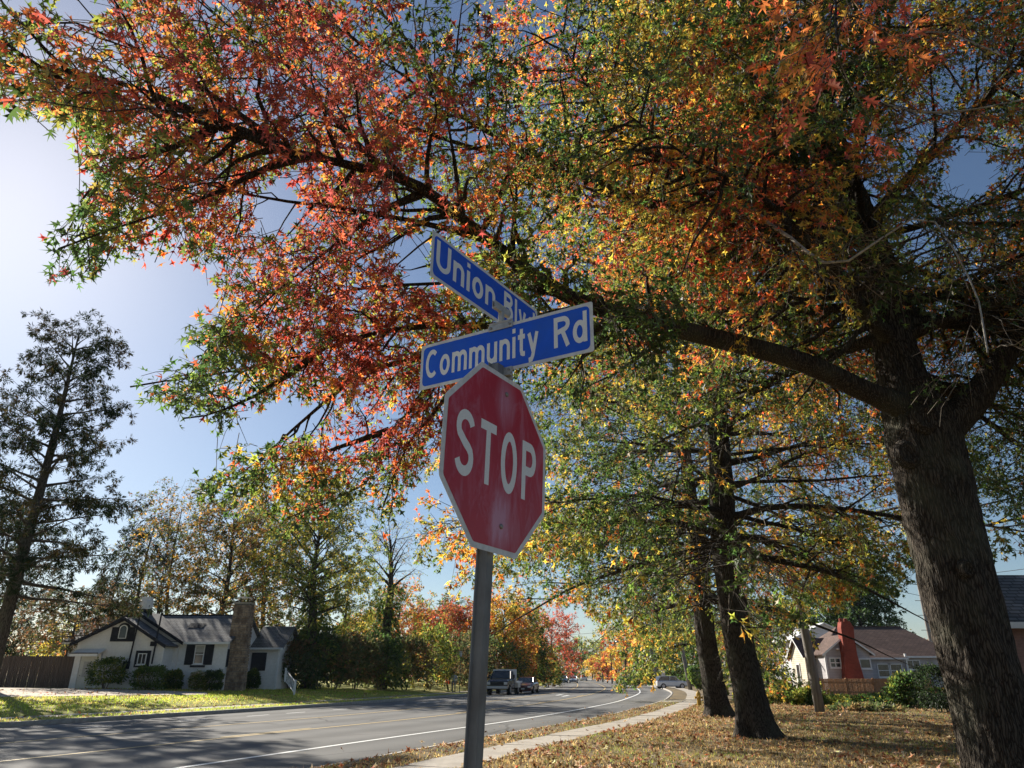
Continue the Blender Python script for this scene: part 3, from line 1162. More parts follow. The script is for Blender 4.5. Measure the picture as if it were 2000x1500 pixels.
def build_tree(root, base, trunk_pts, trunk_rad, limbs, rng, lat, tw, leaf, pal, bark='bark', lmat='leaf', keep=None, lod=(1, 2),
               near=0, trunk_kw=None, colour_freq=0.9, seed=1, limb_parts=0, bare=None, twig_k=3, twig_r=0.0045, limb_k=9):
    """limbs: list of (pts, r0, palette or None, leaf_prob). Builds trunk, limb(s), twigs, crown under root (root sits at base)."""
    B = np.asarray(base, float)
    tk = dict(k=24, flare=0.25, seed=seed)
    tk.update(trunk_kw or {})
    if trunk_pts is not None:
        link('trunk', trunk_mesh(np.asarray(trunk_pts) - B, trunk_rad, **tk), M[bark], root)
    lv, lf, nv = [], [], 0
    allq, allr, tws, twp, twpr, twid = [], [], [], [], [], []
    for li, (pts, r0, pl, prob) in enumerate(limbs):
        n = max(6, int(np.linalg.norm(np.diff(pts, axis=0), axis=1).sum() / 0.3))
        c = spline(pts, n)
        c[1:] += np.cumsum(rng.normal(0, 0.012, (n - 1, 3)), 0) * 0.6
        r = np.maximum(r0 * (1 - np.linspace(0, 1, n)) ** 1.2, 0.008)
        r[0] *= 1.35
        if n > 2:
            r[1] *= 1.12
        v, f = tubes_arrays(c[None] - B, r[None], limb_k)
        if li < limb_parts:
            link('limb', make_mesh('limb', v, f, smooth=True), M[(pl or {}).get('bark', bark)], root)
        else:
            lv.append(v)
            lf.append(f + nv)
            nv += len(v)
        ls = laterals(c, r0, rng, lat['len'] * (pl or {}).get('lat', 1.0), lat['step'], (pl or {}).get('start', lat.get('start', 0.12)), lat['droop'], flat=lat.get('flat', 0.35), rise=lat.get('rise', 0.0))
        if not ls:
            continue
        for q, rr, t in ls:
            allq.append(q)
            allr.append(np.maximum(rr * (1 - np.linspace(0, 1, len(q))), 0.004))
        q, tp = twigs_of(ls, rng, tw['len'], tw['step'], droop=tw.get('droop', 0.25))
        tws.append(q)
        pr = np.full(len(q), prob)
        pr *= np.clip(0.25 + tp * 2.2, 0, 1) if bare is None else bare(tp)
        twp.append(pr)
        twid.append(np.full(len(q), li))
    tws, twp, twid = np.vstack(tws), np.concatenate(twp), np.concatenate(twid)
    if keep is not None:
        k = keep(tws[:, -1]) & keep(tws[:, 1])
        tws, twp, twid = tws[k], twp[k], twid[k]
        aq = np.array(allq)
        kq = keep(aq[:, -1]) & keep(aq[:, 3])
        allq = [q for q, kk in zip(allq, kq) if kk]
        allr = [q for q, kk in zip(allr, kq) if kk]
    aq, ar = np.array(allq), np.array(allr)
    ss_, kk_ = (slice(None), 5) if limb_k > 6 else (([0, 2, 4, 6], 4) if limb_k == 6 else ([0, 3, 6], 3))
    v, f = tubes_arrays(aq[:, ss_] - B, ar[:, ss_], kk_)
    if nv:
        lv.append(v)
        lf.append(f + nv)
        o = link('branches', make_mesh('branches', np.vstack(lv), np.vstack(lf), smooth=True), M[bark], root)
    else:
        o = link('branches', make_mesh('branches', v, f, smooth=True), M['twig'], root)
    o['kind'] = 'stuff'
    if twig_k:
      rad = np.repeat(np.linspace(twig_r, twig_r * 0.45, tws.shape[1])[None], len(tws), 0)
      nr = np.linalg.norm(tws[:, 0] - [0, 0, CH], axis=1) < 8.0
      v, f = tubes_arrays(tws[~nr][:, [0, 3]] - B, rad[~nr][:, [0, 3]], twig_k)
      if nr.any():
        v2, f2 = tubes_arrays(tws[nr] - B, rad[nr], twig_k)
        v, f = np.vstack([v, v2]), np.vstack([f, f2 + len(v)])
      o = link('twigs', make_mesh('twigs', v, f), M['twig'], root)
      o['kind'] = 'stuff'
    has = rng.random(len(tws)) < twp
    tws, twid = tws[has], twid[has]
    p, a, nn, s = [], [], [], []
    col = []
    pid = []
    for li in np.unique(twid):
        q = tws[twid == li]
        pp, aa, n2, s2 = leaves_on(q, rng, leaf['m'], leaf['size'], leaf.get('prob', 0.9), leaf.get('down', 0.3))
        pl = limbs[li][2]
        pl = pl['pal'] if pl else pal
        col.append(colours(pp, pl, rng, colour_freq, seed + 7, leaf.get('spread', 0.12)))
        p.append(pp)
        a.append(aa)
        nn.append(n2)
        s.append(s2)
    p, a, nn, s, col = map(np.concatenate, (p, a, nn, s, col))
    if keep is not None:
        k = keep(p)
        p, a, nn, s, col = p[k], a[k], nn[k], s[k], col[k]
    dist = np.linalg.norm(p - np.array([0, 0, CH]), axis=1)
    single = np.zeros(len(p), bool)
    if near:
        px, py, dd = project(p)
        vis = (dd > 0.5) & (px > 20) & (px < 1980) & (py > 15) & (py < 1480)
        sc = np.where(vis, s / dist, 0)
        idx = np.argsort(-sc)[:near]
        single[idx] = True
        protos = {}
        tv, tf = leaf_template(0)
        for i in idx:
            key = tuple(np.round(np.log(np.maximum(col[i], 0.01)) * 1.4).astype(int))
            if key not in protos:
                rr = np.random.default_rng(abs(hash(key)) % 9999)
                me = make_mesh('leaf', tv, tf, np.repeat(col[i][None], len(tv), 0))
                me.materials.append(M[lmat])
                protos[key] = me
            ax = Vector(unit(a[i]))
            sd = Vector(unit(np.cross(a[i], nn[i])))
            nm = sd.cross(ax)
            m = Matrix((sd, ax, nm)).transposed().to_4x4() @ Matrix.Scale(float(s[i]), 4)
            m.translation = Vector(p[i] - B)
            o = bpy.data.objects.new('leaf', protos[key])
            C.objects.link(o)
            o.parent = root
            o.matrix_local = m
    V, F, CO, nv = [], [], [], 0
    if near:
        out = (dd < 0.5) | (px < -500) | (px > 2500) | (py < -450)
        thin = out & (rng.random(len(p)) < 0.5)
        s = np.where(out, s * 1.4, s)
        sets = ((~single & ~out & (dist < 4.6), 0), (~single & ~out & (dist >= 4.6) & (dist < 6.6), 1), (~single & ~out & (dist >= 6.6), 2), (out & ~thin & ~single, 3))
    else:
        sets = ((np.ones(len(p), bool), lod[1]),)
    for msk, ld in sets:
        if msk.any():
            v, f, cc = leaves_arrays(p[msk] - B, a[msk], nn[msk], s[msk], col[msk], ld)
            V.append(v)
            F.append(f + nv)
            CO.append(cc)
            nv += len(v)
    o = link('crown', make_mesh('crown', np.vstack(V), np.vstack(F), np.vstack(CO)), M[lmat], root)
    o['kind'] = 'stuff'
    return len(p)


def auto_limbs(top_pts, rng, z0, z1, n, l0, l1, el0, el1, sag, r0, pal=None, prob=1.0, az0=0.0, azr=None, power=0.8, round_=False):
    """limbs spiralling up a leader; length l0 (low) to l1 (high), rise angle el0 to el1 (radians)"""
    out = []
    c = spline(top_pts, 80)
    for k in range(n):
        t = (k + rng.uniform(0, 0.8)) / n
        z = z0 + (z1 - z0) * t
        i = int(np.abs(c[:, 2] - z).argmin())
        az = az0 + k * 2.39996 + rng.normal(0, 0.25)
        if azr is not None:
            az = rng.uniform(*azr)
        L_ = (l0 + (l1 - l0) * t ** power) * rng.uniform(0.8, 1.15)
        if round_:
            L_ = l0 * (0.55 + 0.5 * math.sin(math.pi * (0.12 + 0.8 * t))) * rng.uniform(0.8, 1.15)
        el = el0 + (el1 - el0) * t + rng.normal(0, 0.08)
        s = np.linspace(0, 1, 7)[:, None]
        d = np.array([math.cos(az) * math.cos(el), math.sin(az) * math.cos(el), math.sin(el)])
        q = c[i] + d * L_ * s - UP * sag * L_ * s ** 2 + np.cumsum(rng.normal(0, 0.03, (7, 3)), 0) * L_ * 0.35 * (s > 0)
        out.append((q, r0 * (1 - 0.6 * t) * rng.uniform(0.8, 1.2), pal, prob))
    return out


# ---------------------------------------------------------------- the near pin oak over the sign
RNG = np.random.default_rng(11)
PAL_RED = {'pal': [(0.22, DG), (0.20, GR), (0.16, OL), (0.07, YO), (0.11, OR), (0.10, RO), (0.12, CR), (0.10, MR)]}
PAL_MID = {'pal': [(0.26, DG), (0.20, GR), (0.2, OL), (0.12, YE), (0.09, YO), (0.08, OR), (0.05, RO)]}
PAL_GRN = {'pal': [(0.45, DG), (0.25, GR), (0.14, OL), (0.06, YE), (0.06, YO), (0.06, OR)]}
PAL_ORG = {'pal': [(0.16, DG), (0.14, GR), (0.18, OL), (0.2, YE), (0.14, YO), (0.12, OR), (0.06, RO)]}

TB = G(1990, 1590, 0.12)
TY = TB[1]
FORK = P(1800, 850, TY)
lead = [TB + [0, 0, -0.15], P(1966, 1500, TY), P(1900, 1250, TY), P(1836, 1000, TY), FORK, P(1757, 720, TY + 0.1), P(1722, 540, TY + 0.2), P(1672, 400, TY + 0.2),
        P(1622, 280, TY + 0.1), P(1598, 160, TY), P(1588, 20, TY - 0.1), P(1585, -220, TY - 0.2), P(1580, -620, TY - 0.3)]
lead_r = [0.45, 0.43, 0.43, 0.45, 0.46, 0.30, 0.235, 0.21, 0.185, 0.165, 0.14, 0.10, 0.03]
t1 = thing('pin_oak', 'largest, nearest pin oak whose red and green bough sweeps over the stop sign', 'tree', TB)


def at(px, py, y):
    return P(px, py, y)


limbs = []
# long bough sweeping left over the sign
limbs.append(([at(1775, 800, TY - 0.1), at(1690, 765, TY - 0.4), at(1560, 705, TY - 0.9), at(1400, 663, TY - 1.5), at(1240, 622, TY - 2.1), at(1140, 595, TY - 2.5), at(1030, 532, TY - 2.9), at(920, 450, TY - 3.4),
               at(815, 368, TY - 3.9), at(700, 330, TY - 4.3), at(560, 295, TY - 4.7), at(400, 245, TY - 5.1), at(240, 195, TY - 5.4), at(90, 150, TY - 5.6)], 0.165, dict(PAL_RED, start=0.36), 1.0))
# right fork
limbs.append(([at(1830, 850, TY), at(1890, 790, TY - 0.1), at(1945, 715, TY - 0.2), at(2020, 610, TY - 0.4), at(2150, 430, TY - 0.8), at(2300, 200, TY - 1.2), at(2420, -150, TY - 1.5)], 0.27, dict(PAL_GRN, start=0.3), 0.9))
# low bough passing behind the name plates to the left
limbs.append(([at(1290, 635, TY - 1.9), at(1160, 640, TY - 2.2), at(1040, 640, TY - 2.4), at(900, 636, TY - 2.7), at(760, 645, TY - 3.0), at(600, 690, TY - 3.3), at(430, 730, TY - 3.6), at(265, 758, TY - 3.8)], 0.07, dict(PAL_RED, lat=0.8), 1.0))
limbs.append(([at(1180, 650, TY - 1.8), at(1050, 690, TY - 1.9), at(900, 690, TY - 2.0), at(790, 706, TY - 2.1), at(690, 745, TY - 2.2), at(590, 830, TY - 2.3), at(480, 920, TY - 2.4), at(380, 960, TY - 2.4)], 0.07, dict(PAL_RED, lat=0.75), 1.0))
limbs.append(([at(900, 690, TY - 2.0), at(830, 760, TY - 2.1), at(760, 850, TY - 2.1), at(710, 940, TY - 2.2), at(560, 1010, TY - 2.2)], 0.045, dict(PAL_RED, lat=0.6), 1.0))
limbs.append(([at(930, 690, TY - 1.9), at(860, 790, TY - 1.9), at(790, 880, TY - 2.0), at(750, 990, TY - 2.0)], 0.04, dict(PAL_RED, lat=0.5), 1.0))
limbs.append(([at(820, 380, TY - 3.8), at(740, 420, TY - 3.9), at(660, 480, TY - 4.0), at(560, 560, TY - 4.1), at(470, 640, TY - 4.2)], 0.036, dict(PAL_RED, lat=0.6), 1.0))
limbs.append(([at(600, 305, TY - 4.6), at(500, 340, TY - 4.7), at(380, 400, TY - 4.8), at(250, 440, TY - 4.9), at(120, 490, TY - 5.0)], 0.032, dict(PAL_RED, lat=0.6), 1.0))
limbs.append(([at(560, 295, TY - 4.7), at(420, 190, TY - 5.0), at(280, 100, TY - 5.2), at(120, 40, TY - 5.4), at(-60, 60, TY - 5.5)], 0.032, dict(PAL_RED, lat=0.75), 1.0))
limbs.append(([at(760, 345, TY - 4.1), at(640, 220, TY - 4.4), at(540, 110, TY - 4.6), at(400, 20, TY - 4.8), at(300, -120, TY - 4.9)], 0.032, dict(PAL_RED, lat=0.8), 1.0))
limbs.append(([at(1060, 315, TY - 2.7), at(930, 290, TY - 3.2), at(780, 240, TY - 3.7), at(620, 190, TY - 4.2), at(450, 150, TY - 4.6), at(300, 170, TY - 4.9)], 0.032, dict(PAL_RED, lat=0.8), 1.0))
limbs.append(([at(940, 465, TY - 3.3), at(800, 430, TY - 3.6), at(650, 400, TY - 3.9), at(480, 370, TY - 4.2), at(330, 330, TY - 4.5), at(230, 340, TY - 4.7)], 0.032, dict(PAL_RED, lat=0.7), 1.0))
limbs.append(([at(1150, 590, TY - 2.5), at(1000, 560, TY - 2.8), at(840, 555, TY - 3.1), at(680, 570, TY - 3.4), at(520, 610, TY - 3.6), at(420, 650, TY - 3.8)], 0.032, dict(PAL_RED, lat=0.65), 1.0))
limbs.append(([at(900, 230, TY - 3.3), at(780, 60, TY - 3.6), at(640, -60, TY - 3.8), at(480, -140, TY - 4.0)], 0.032, dict(PAL_RED, lat=0.8), 1.0))
limbs.append(([at(620, 690, TY - 3.3), at(520, 760, TY - 3.4), at(430, 800, TY - 3.5), at(360, 815, TY - 3.6)], 0.03, dict(PAL_RED, lat=0.5), 1.0))
limbs.append(([at(760, 840, TY - 2.1), at(650, 880, TY - 2.2), at(560, 900, TY - 2.3), at(450, 900, TY - 2.4)], 0.03, dict(PAL_RED, lat=0.5), 1.0))
limbs.append(([at(560, 295, TY - 4.7), at(380, 215, TY - 5.0), at(200, 150, TY - 5.2), at(40, 130, TY - 5.4), at(-100, 150, TY - 5.5)], 0.04, dict(PAL_RED, lat=0.8), 1.0))
limbs.append(([at(420, 250, TY - 5.0), at(320, 300, TY - 5.1), at(220, 330, TY - 5.2), at(160, 400, TY - 5.2)], 0.03, dict(PAL_RED, lat=0.6), 1.0))
# inner boughs seen against the light
limbs.append(([at(1700, 480, TY), at(1560, 410, TY - 0.6), at(1400, 402, TY - 1.2), at(1290, 405, TY - 1.7), at(1180, 360, TY - 2.2), at(1040, 310, TY - 2.8), at(900, 230, TY - 3.3), at(760, 130, TY - 3.7), at(600, 10, TY - 4.0)], 0.12, PAL_RED, 0.95))
limbs.append(([at(1720, 540, TY), at(1600, 470, TY - 0.7), at(1480, 440, TY - 1.4), at(1330, 330, TY - 2.3), at(1230, 280, TY - 2.9), at(1160, 190, TY - 3.4), at(1080, 60, TY - 3.8)], 0.12, PAL_ORG, 0.9))
limbs.append(([at(1660, 370, TY), at(1540, 250, TY - 0.7), at(1440, 120, TY - 1.3), at(1330, 30, TY - 1.9), at(1200, -60, TY - 2.4), at(1000, -150, TY - 2.9)], 0.12, PAL_MID, 0.95))
# bare grey dead boughs on the right
limbs.append(([at(1560, 200, TY - 1.2), at(1660, 120, TY - 2.4), at(1760, 90, TY - 3.0), at(1830, 60, TY - 3.4), at(1960, 110, TY - 3.8)], 0.03, dict(PAL_ORG, lat=0.4, bark='dead'), 0.04))
limbs.append(([at(1640, 170, TY - 1.5), at(1740, 205, TY - 2.5), at(1860, 215, TY - 3.2), at(1990, 190, TY - 3.6), at(2100, 180, TY - 3.9)], 0.028, dict(PAL_ORG, lat=0.4, bark='dead'), 0.03))
limbs.append(([at(1460, 400, TY - 2), at(1540, 460, TY - 2.8), at(1640, 520, TY - 3.2), at(1800, 430, TY - 3.6), at(1900, 560, TY - 3.8), at(1930, 700, TY - 4)], 0.025, dict(PAL_ORG, lat=0.35, bark='dead'), 0.06))
limbs.append(([at(1500, 300, TY - 3.0), at(1560, 120, TY - 4.8), at(1590, 20, TY - 5.7), at(1625, -30, TY - 6.2), at(1640, 70, TY - 6.5)], 0.02, {'pal': [(0.2, YO), (0.5, OR), (0.3, RO)], 'lat': 0.16, 'start': 0.72}, 1.0))
NHAND = len(limbs)
limbs += auto_limbs(lead[5:], RNG, FORK[2] + 1.0, FORK[2] + 3.6, 9, 6.8, 6.0, 0.02, 0.22, 0.12, 0.11, PAL_GRN, 0.9, azr=(-1.2, 1.9))
limbs += auto_limbs(lead[5:], RNG, FORK[2] + 1.2, FORK[2] + 5.5, 13, 6.5, 5.5, 0.15, 0.45, 0.10, 0.11, PAL_MID, 0.95, azr=(1.7, 4.2))
limbs += auto_limbs(lead[5:], RNG, FORK[2] + 3.5, FORK[2] + 12.0, 22, 6.0, 1.6, 0.35, 0.95, 0.04, 0.10, PAL_MID, 0.95)
limbs += auto_limbs([at(2020, 610, TY - 0.4), at(2150, 430, TY - 0.8), at(2300, 200, TY - 1.2), at(2420, -150, TY - 1.5)], RNG, 6.0, 10.5, 12, 4.5, 3.0, 0.1, 0.7, 0.08, 0.08, PAL_GRN, 0.9)
limbs = limbs[:NHAND] + [(q, r_, PAL_GRN if q[-1][0] > q[0][0] + 0.6 else pl_, pr_) for q, r_, pl_, pr_ in limbs[NHAND:]]
CANOPY = [(-900, -2500), (-900, 205), (0, 215), (60, 235), (140, 265), (165, 330), (138, 400), (112, 440), (70, 480), (75, 548), (150, 552), (240, 522), (300, 512), (392, 548), (428, 588), (362, 604), (362, 690), (255, 745),
          (232, 772), (335, 805), (350, 838), (430, 842), (490, 802), (560, 785), (650, 792), (620, 840), (560, 858), (430, 870), (400, 920), (345, 948), (365, 982), (480, 1008), (560, 1068), (605, 1040), (700, 965),
          (745, 1052), (800, 962), (850, 880), (1000, 850), (1200, 850), (1400, 830), (1700, 900), (1740, 1000), (1790, 1040), (1860, 1000), (1930, 1085), (2000, 1060), (2900, 1200), (2900, -2500)]
GAPS = [[(520, 360), (560, 330), (600, 420), (560, 470), (490, 440)], [(770, 480), (840, 430), (835, 560), (790, 560)], [(120, -60), (180, -60), (165, 55), (130, 50)],
        [(1880, 270), (1960, 330), (1900, 400), (1840, 350)], [(1660, 330), (1720, 380), (1700, 470), (1670, 430)], [(1760, 420), (1830, 470), (1790, 520)]]


def keep_t1(p):
    px, py, d = project(p)
    ok = (d < 0.6) | in_poly(px, py, CANOPY)
    for gp in GAPS:
        ok &= ~((d > 0.6) & in_poly(px, py, gp))
    # nothing within arm's reach of the lens
    ok &= np.linalg.norm(p - np.array([0, 0, CH]), axis=-1) > 2.3
    # keep a clear ring round the signs
    ok &= ~((np.abs(p[..., 0] + 0.05) < 0.75) & (np.abs(p[..., 1] - 2.85) < 0.75) & (p[..., 2] < 3.9))
    return ok


n1 = build_tree(t1, TB, lead, lead_r, limbs, RNG, dict(len=2.1, step=0.115, droop=0.16, flat=0.5, start=0.10), dict(len=0.55, step=0.095), dict(m=12, size=0.106, prob=0.92), PAL_MID['pal'],
                keep=keep_t1, lod=(0, 1), near=300, seed=3, limb_parts=NHAND, bare=lambda tp: np.clip(0.05 + 2.4 * tp, 0, 1), trunk_kw=dict(k=120, flare=0.22, lump=0.035, npt=190, seed=5, ridge=0.02), twig_k=3)
# healed knots on the trunk
for px, py, r in ((1776, 838, 0.13), (1742, 905, 0.12), (1850, 1120, 0.07)):
    c = P(px, py, TY) - TB + np.array([-0.02, -0.42, 0])
    kn = MB()
    rings = []
    for u in np.linspace(0, 1, 7):
        rr = r * (1 + 0.5 * (1 - u) ** 2) if u < 0.7 else r * (1 - 1.6 * (u - 0.7))
        yy = c[1] - 0.09 * min(u, 0.7) / 0.7 + (0.05 * (u - 0.7) / 0.3 if u > 0.7 else 0)
        rings.append([(c[0] + rr * math.cos(a), yy, c[2] + 1.15 * rr * math.sin(a)) for a in np.linspace(0, 2 * math.pi, 17)[:-1]])
    kn.loft(rings).build('knot', M['bark'], t1, smooth=True)

# ---------------------------------------------------------------- further oaks of the row
HOUSE_VIEW = [(1545, 1238), (1640, 1198), (1700, 1150), (1760, 1168), (1800, 1122), (2000, 1092), (2300, 1450), (1545, 1450)]
ROAD_VIEW = [(600, 1165), (880, 1180), (950, 1195), (1050, 1178), (1130, 1188), (1185, 1245), (1395, 1300), (1395, 1500), (600, 1500)]


def keep_row(p):
    px, py, d = project(p)
    return ~(in_poly(px, py, HOUSE_VIEW) | in_poly(px, py, ROAD_VIEW) | ((px < 812) & (py > 840)))


def row_oak(px, py, ydist_z, height, r0, spread, n, label, pal, seed, low, leafsize, m, lod, sag=0.22, lstep=0.5, keep=keep_row, lean=0.2):
    rng = np.random.default_rng(seed)
    b = G(px, py, ydist_z)
    pts = [b + [0, 0, -0.1], b + [-0.5 * lean, 0.0, 1.2], b + [-lean, 0.05, 3.2], b + [-0.9 * lean, 0.1, 6], b + [rng.normal(0, 0.2), 0.1, 10], b + [rng.normal(0, 0.3), 0, height * 0.8], b + [0, 0, height]]
    t = thing('pin_oak', label, 'tree', b, group='oaks in a row on the lawn')
    lb = auto_limbs(pts, rng, b[2] + low, b[2] + low + 3.2, n // 3, spread, spread * 0.95, -0.02, 0.18, sag, 0.12, None, 0.95)
    lb += auto_limbs(pts, rng, b[2] + low + 2.5, height * 0.95, n - n // 3, spread * 0.92, spread * 0.22, 0.2, 0.95, 0.06, 0.11, None, 0.97)
    lb = [(q, r_, pl_, pr_ * (0.3 if (q[-1] - q[0])[1] < -0.75 * np.linalg.norm((q[-1] - q[0])[:2]) else 1.0)) for q, r_, pl_, pr_ in lb]
    return build_tree(t, b, pts, [r0, r0 * 0.93, r0 * 0.88, r0 * 0.8, r0 * 0.55, 0.12, 0.03], lb, rng, dict(len=2.6, step=lstep, droop=0.22, flat=0.35, start=0.14), dict(len=0.75, step=0.18),
                      dict(m=m, size=leafsize, prob=0.95), pal, lod=lod, keep=keep, seed=seed, trunk_kw=dict(k=56, flare=0.32, lump=0.05, npt=70, ridge=0.02), colour_freq=0.55,
                      bare=lambda tp: np.clip(-0.1 + 2.0 * tp, 0, 1), limb_k=6, twig_r=0.007)


PAL_T2 = [(0.28, DG), (0.28, GR), (0.23, OL), (0.12, YE), (0.05, YO), (0.04, OR)]
PAL_T3 = [(0.22, DG), (0.30, GR), (0.26, OL), (0.14, YE), (0.05, YO), (0.03, OR)]
n2 = row_oak(1482, 1440, 0.13, 19.0, 0.43, 9.4, 60, 'tall pin oak standing second from the stop sign in the row', PAL_T2, 21, 4.6, 0.18, 13, (2, 2), lstep=0.25, lean=0.27)
n3 = row_oak(1404, 1400, 0.13, 18.0, 0.43, 9.0, 40, 'pin oak third from the stop sign with its trunk beside the second oak', PAL_T3, 22, 4.2, 0.22, 12, (2, 2), lstep=0.34)
n4 = row_oak(1408, 1366, 0.13, 13.0, 0.30, 6.5, 34, 'yellow green oak behind the hydrant, farthest of the lawn row', [(0.15, DG), (0.3, GR), (0.3, OL), (0.17, YE), (0.08, YO)], 23, 3.0, 0.24, 12, (3, 3), lstep=0.34, keep=None)

# ---------------------------------------------------------------- houses and fences
def course_mat(name, c1, c2, mortar, bw, bh, axis='x', rough=0.85, bump=0.35, ms=0.02):
    """rows of shingles/siding: brick texture over (axis, z)"""
    m = mat(name, c1, rough, 0, 0.3)
    t = m.node_tree
    N, L = t.nodes, t.links
    b = N['Principled BSDF']
    tc = N.new('ShaderNodeTexCoord')
    sp = N.new('ShaderNodeSeparateXYZ')
    L.new(tc.outputs['Object'], sp.inputs[0])
    cb = N.new('ShaderNodeCombineXYZ')
    L.new(sp.outputs['X' if axis == 'x' else 'Y'], cb.inputs[0])
    L.new(sp.outputs['Z'], cb.inputs[1])
    br = N.new('ShaderNodeTexBrick')
    br.inputs['Scale'].default_value = 1.0
    br.inputs['Brick Width'].default_value = bw
    br.inputs['Row Height'].default_value = bh
    br.inputs['Mortar Size'].default_value = ms
    br.inputs['Color1'].default_value = (*c1, 1)
    br.inputs['Color2'].default_value = (*c2, 1)
    br.inputs['Mortar'].default_value = (*mortar, 1)
    L.new(cb.outputs[0], br.inputs['Vector'])
    nz = N.new('ShaderNodeTexNoise')
    nz.inputs['Scale'].default_value = 1.2
    nz.inputs['Detail'].default_value = 6
    L.new(tc.outputs['Object'], nz.inputs['Vector'])
    mx = N.new('ShaderNodeMix')
    mx.data_type = 'RGBA'
    mx.blend_type = 'OVERLAY'
    mx.inputs[0].default_value = 0.5
    L.new(br.outputs['Color'], mx.inputs[6])
    L.new(nz.outputs[0], mx.inputs[7])
    L.new(mx.outputs[2], b.inputs['Base Color'])
    bp = N.new('ShaderNodeBump')
    bp.inputs['Strength'].default_value = bump
    bp.inputs['Distance'].default_value = 0.02
    bp.invert = True
    L.new(br.outputs['Fac'], bp.inputs['Height'])
    L.new(bp.outputs[0], b.inputs['Normal'])
    return m


M['stucco'] = nmat('white_stucco', (0.68, 0.67, 0.65), (0.78, 0.77, 0.75), 7, 0.9, 0.3, c3=(0.6, 0.58, 0.55), scale3=0.9, amt3=0.5)
M['grey_roof'] = course_mat('grey_shingle', (0.12, 0.12, 0.125), (0.17, 0.17, 0.175), (0.06, 0.06, 0.06), 0.35, 0.11)
M['grey_roof_y'] = course_mat('grey_shingle_side', (0.12, 0.12, 0.125), (0.17, 0.17, 0.175), (0.06, 0.06, 0.06), 0.35, 0.11, 'y')
M['brown_roof'] = course_mat('brown_shingle', (0.115, 0.07, 0.055), (0.16, 0.1, 0.078), (0.06, 0.04, 0.032), 0.4, 0.11)
M['brown_roof_y'] = course_mat('brown_shingle_side', (0.115, 0.07, 0.055), (0.16, 0.1, 0.078), (0.06, 0.04, 0.032), 0.4, 0.11, 'y')
M['navy_trim'] = nmat('dark_trim', (0.022, 0.024, 0.03), (0.035, 0.037, 0.045), 6, 0.9, spec=0.1)
M['white_trim'] = nmat('white_trim', (0.66, 0.66, 0.65), (0.76, 0.76, 0.75), 8, 0.55)
M['glass'] = mat('window_glass', (0.03, 0.035, 0.04), 0.08, 0, 0.6)
M['blind'] = nmat('blind', (0.35, 0.34, 0.31), (0.5, 0.48, 0.44), 5, 0.8, 0, (0.2, 0.2, 12))
M['stone'] = nmat('field_stone', (0.15, 0.10, 0.07), (0.40, 0.30, 0.21), 2.4, 0.9, 0.4, detail=3, lo=0.38, hi=0.62)
M['mortar'] = nmat('mortar', (0.12, 0.11, 0.1), (0.19, 0.17, 0.15), 9, 0.95)
M['grey_siding'] = course_mat('grey_siding', (0.43, 0.41, 0.42), (0.46, 0.44, 0.45), (0.2, 0.19, 0.2), 6.0, 0.12, ms=0.008)
M['tan_siding'] = course_mat('tan_siding', (0.62, 0.56, 0.44), (0.66, 0.6, 0.47), (0.3, 0.26, 0.2), 6.0, 0.16, 'y', ms=0.012)
M['red_brick'] = course_mat('painted_red_brick', (0.25, 0.05, 0.03), (0.31, 0.065, 0.037), (0.19, 0.042, 0.028), 0.22, 0.075, bump=0.25, ms=0.008)
M['cedar'] = nmat('cedar_board', (0.26, 0.125, 0.055), (0.42, 0.22, 0.10), 1.5, 0.85, 0.2, (9, 9, 0.5), c3=(0.2, 0.12, 0.07), scale3=1.5, amt3=0.5)
M['old_board'] = nmat('weathered_board', (0.075, 0.055, 0.045), (0.15, 0.11, 0.09), 1.5, 0.9, 0.3, (9, 9, 0.4))
M['pale_siding'] = course_mat('pale_siding', (0.62, 0.62, 0.64), (0.66, 0.66, 0.68), (0.4, 0.4, 0.42), 6.0, 0.14, ms=0.01)
M['pink_shingle'] = nmat('pink_wall_shingle', (0.22, 0.125, 0.10), (0.33, 0.19, 0.155), 3, 0.85, 0.3, (1, 1, 6), detail=3)
M['door_paint'] = nmat('door_paint', (0.55, 0.53, 0.47), (0.62, 0.6, 0.54), 5, 0.6)


def house(name, label, loc):
    return thing(name, label, 'house', loc)


def part(root, mb, name, m, smooth=False, bevel=0, label=None):
    o = mb.build(name, m, root, smooth=smooth, bevel=bevel, label=label)
    if root.type == 'EMPTY':
        o.location = -Vector(root.location)
    return o


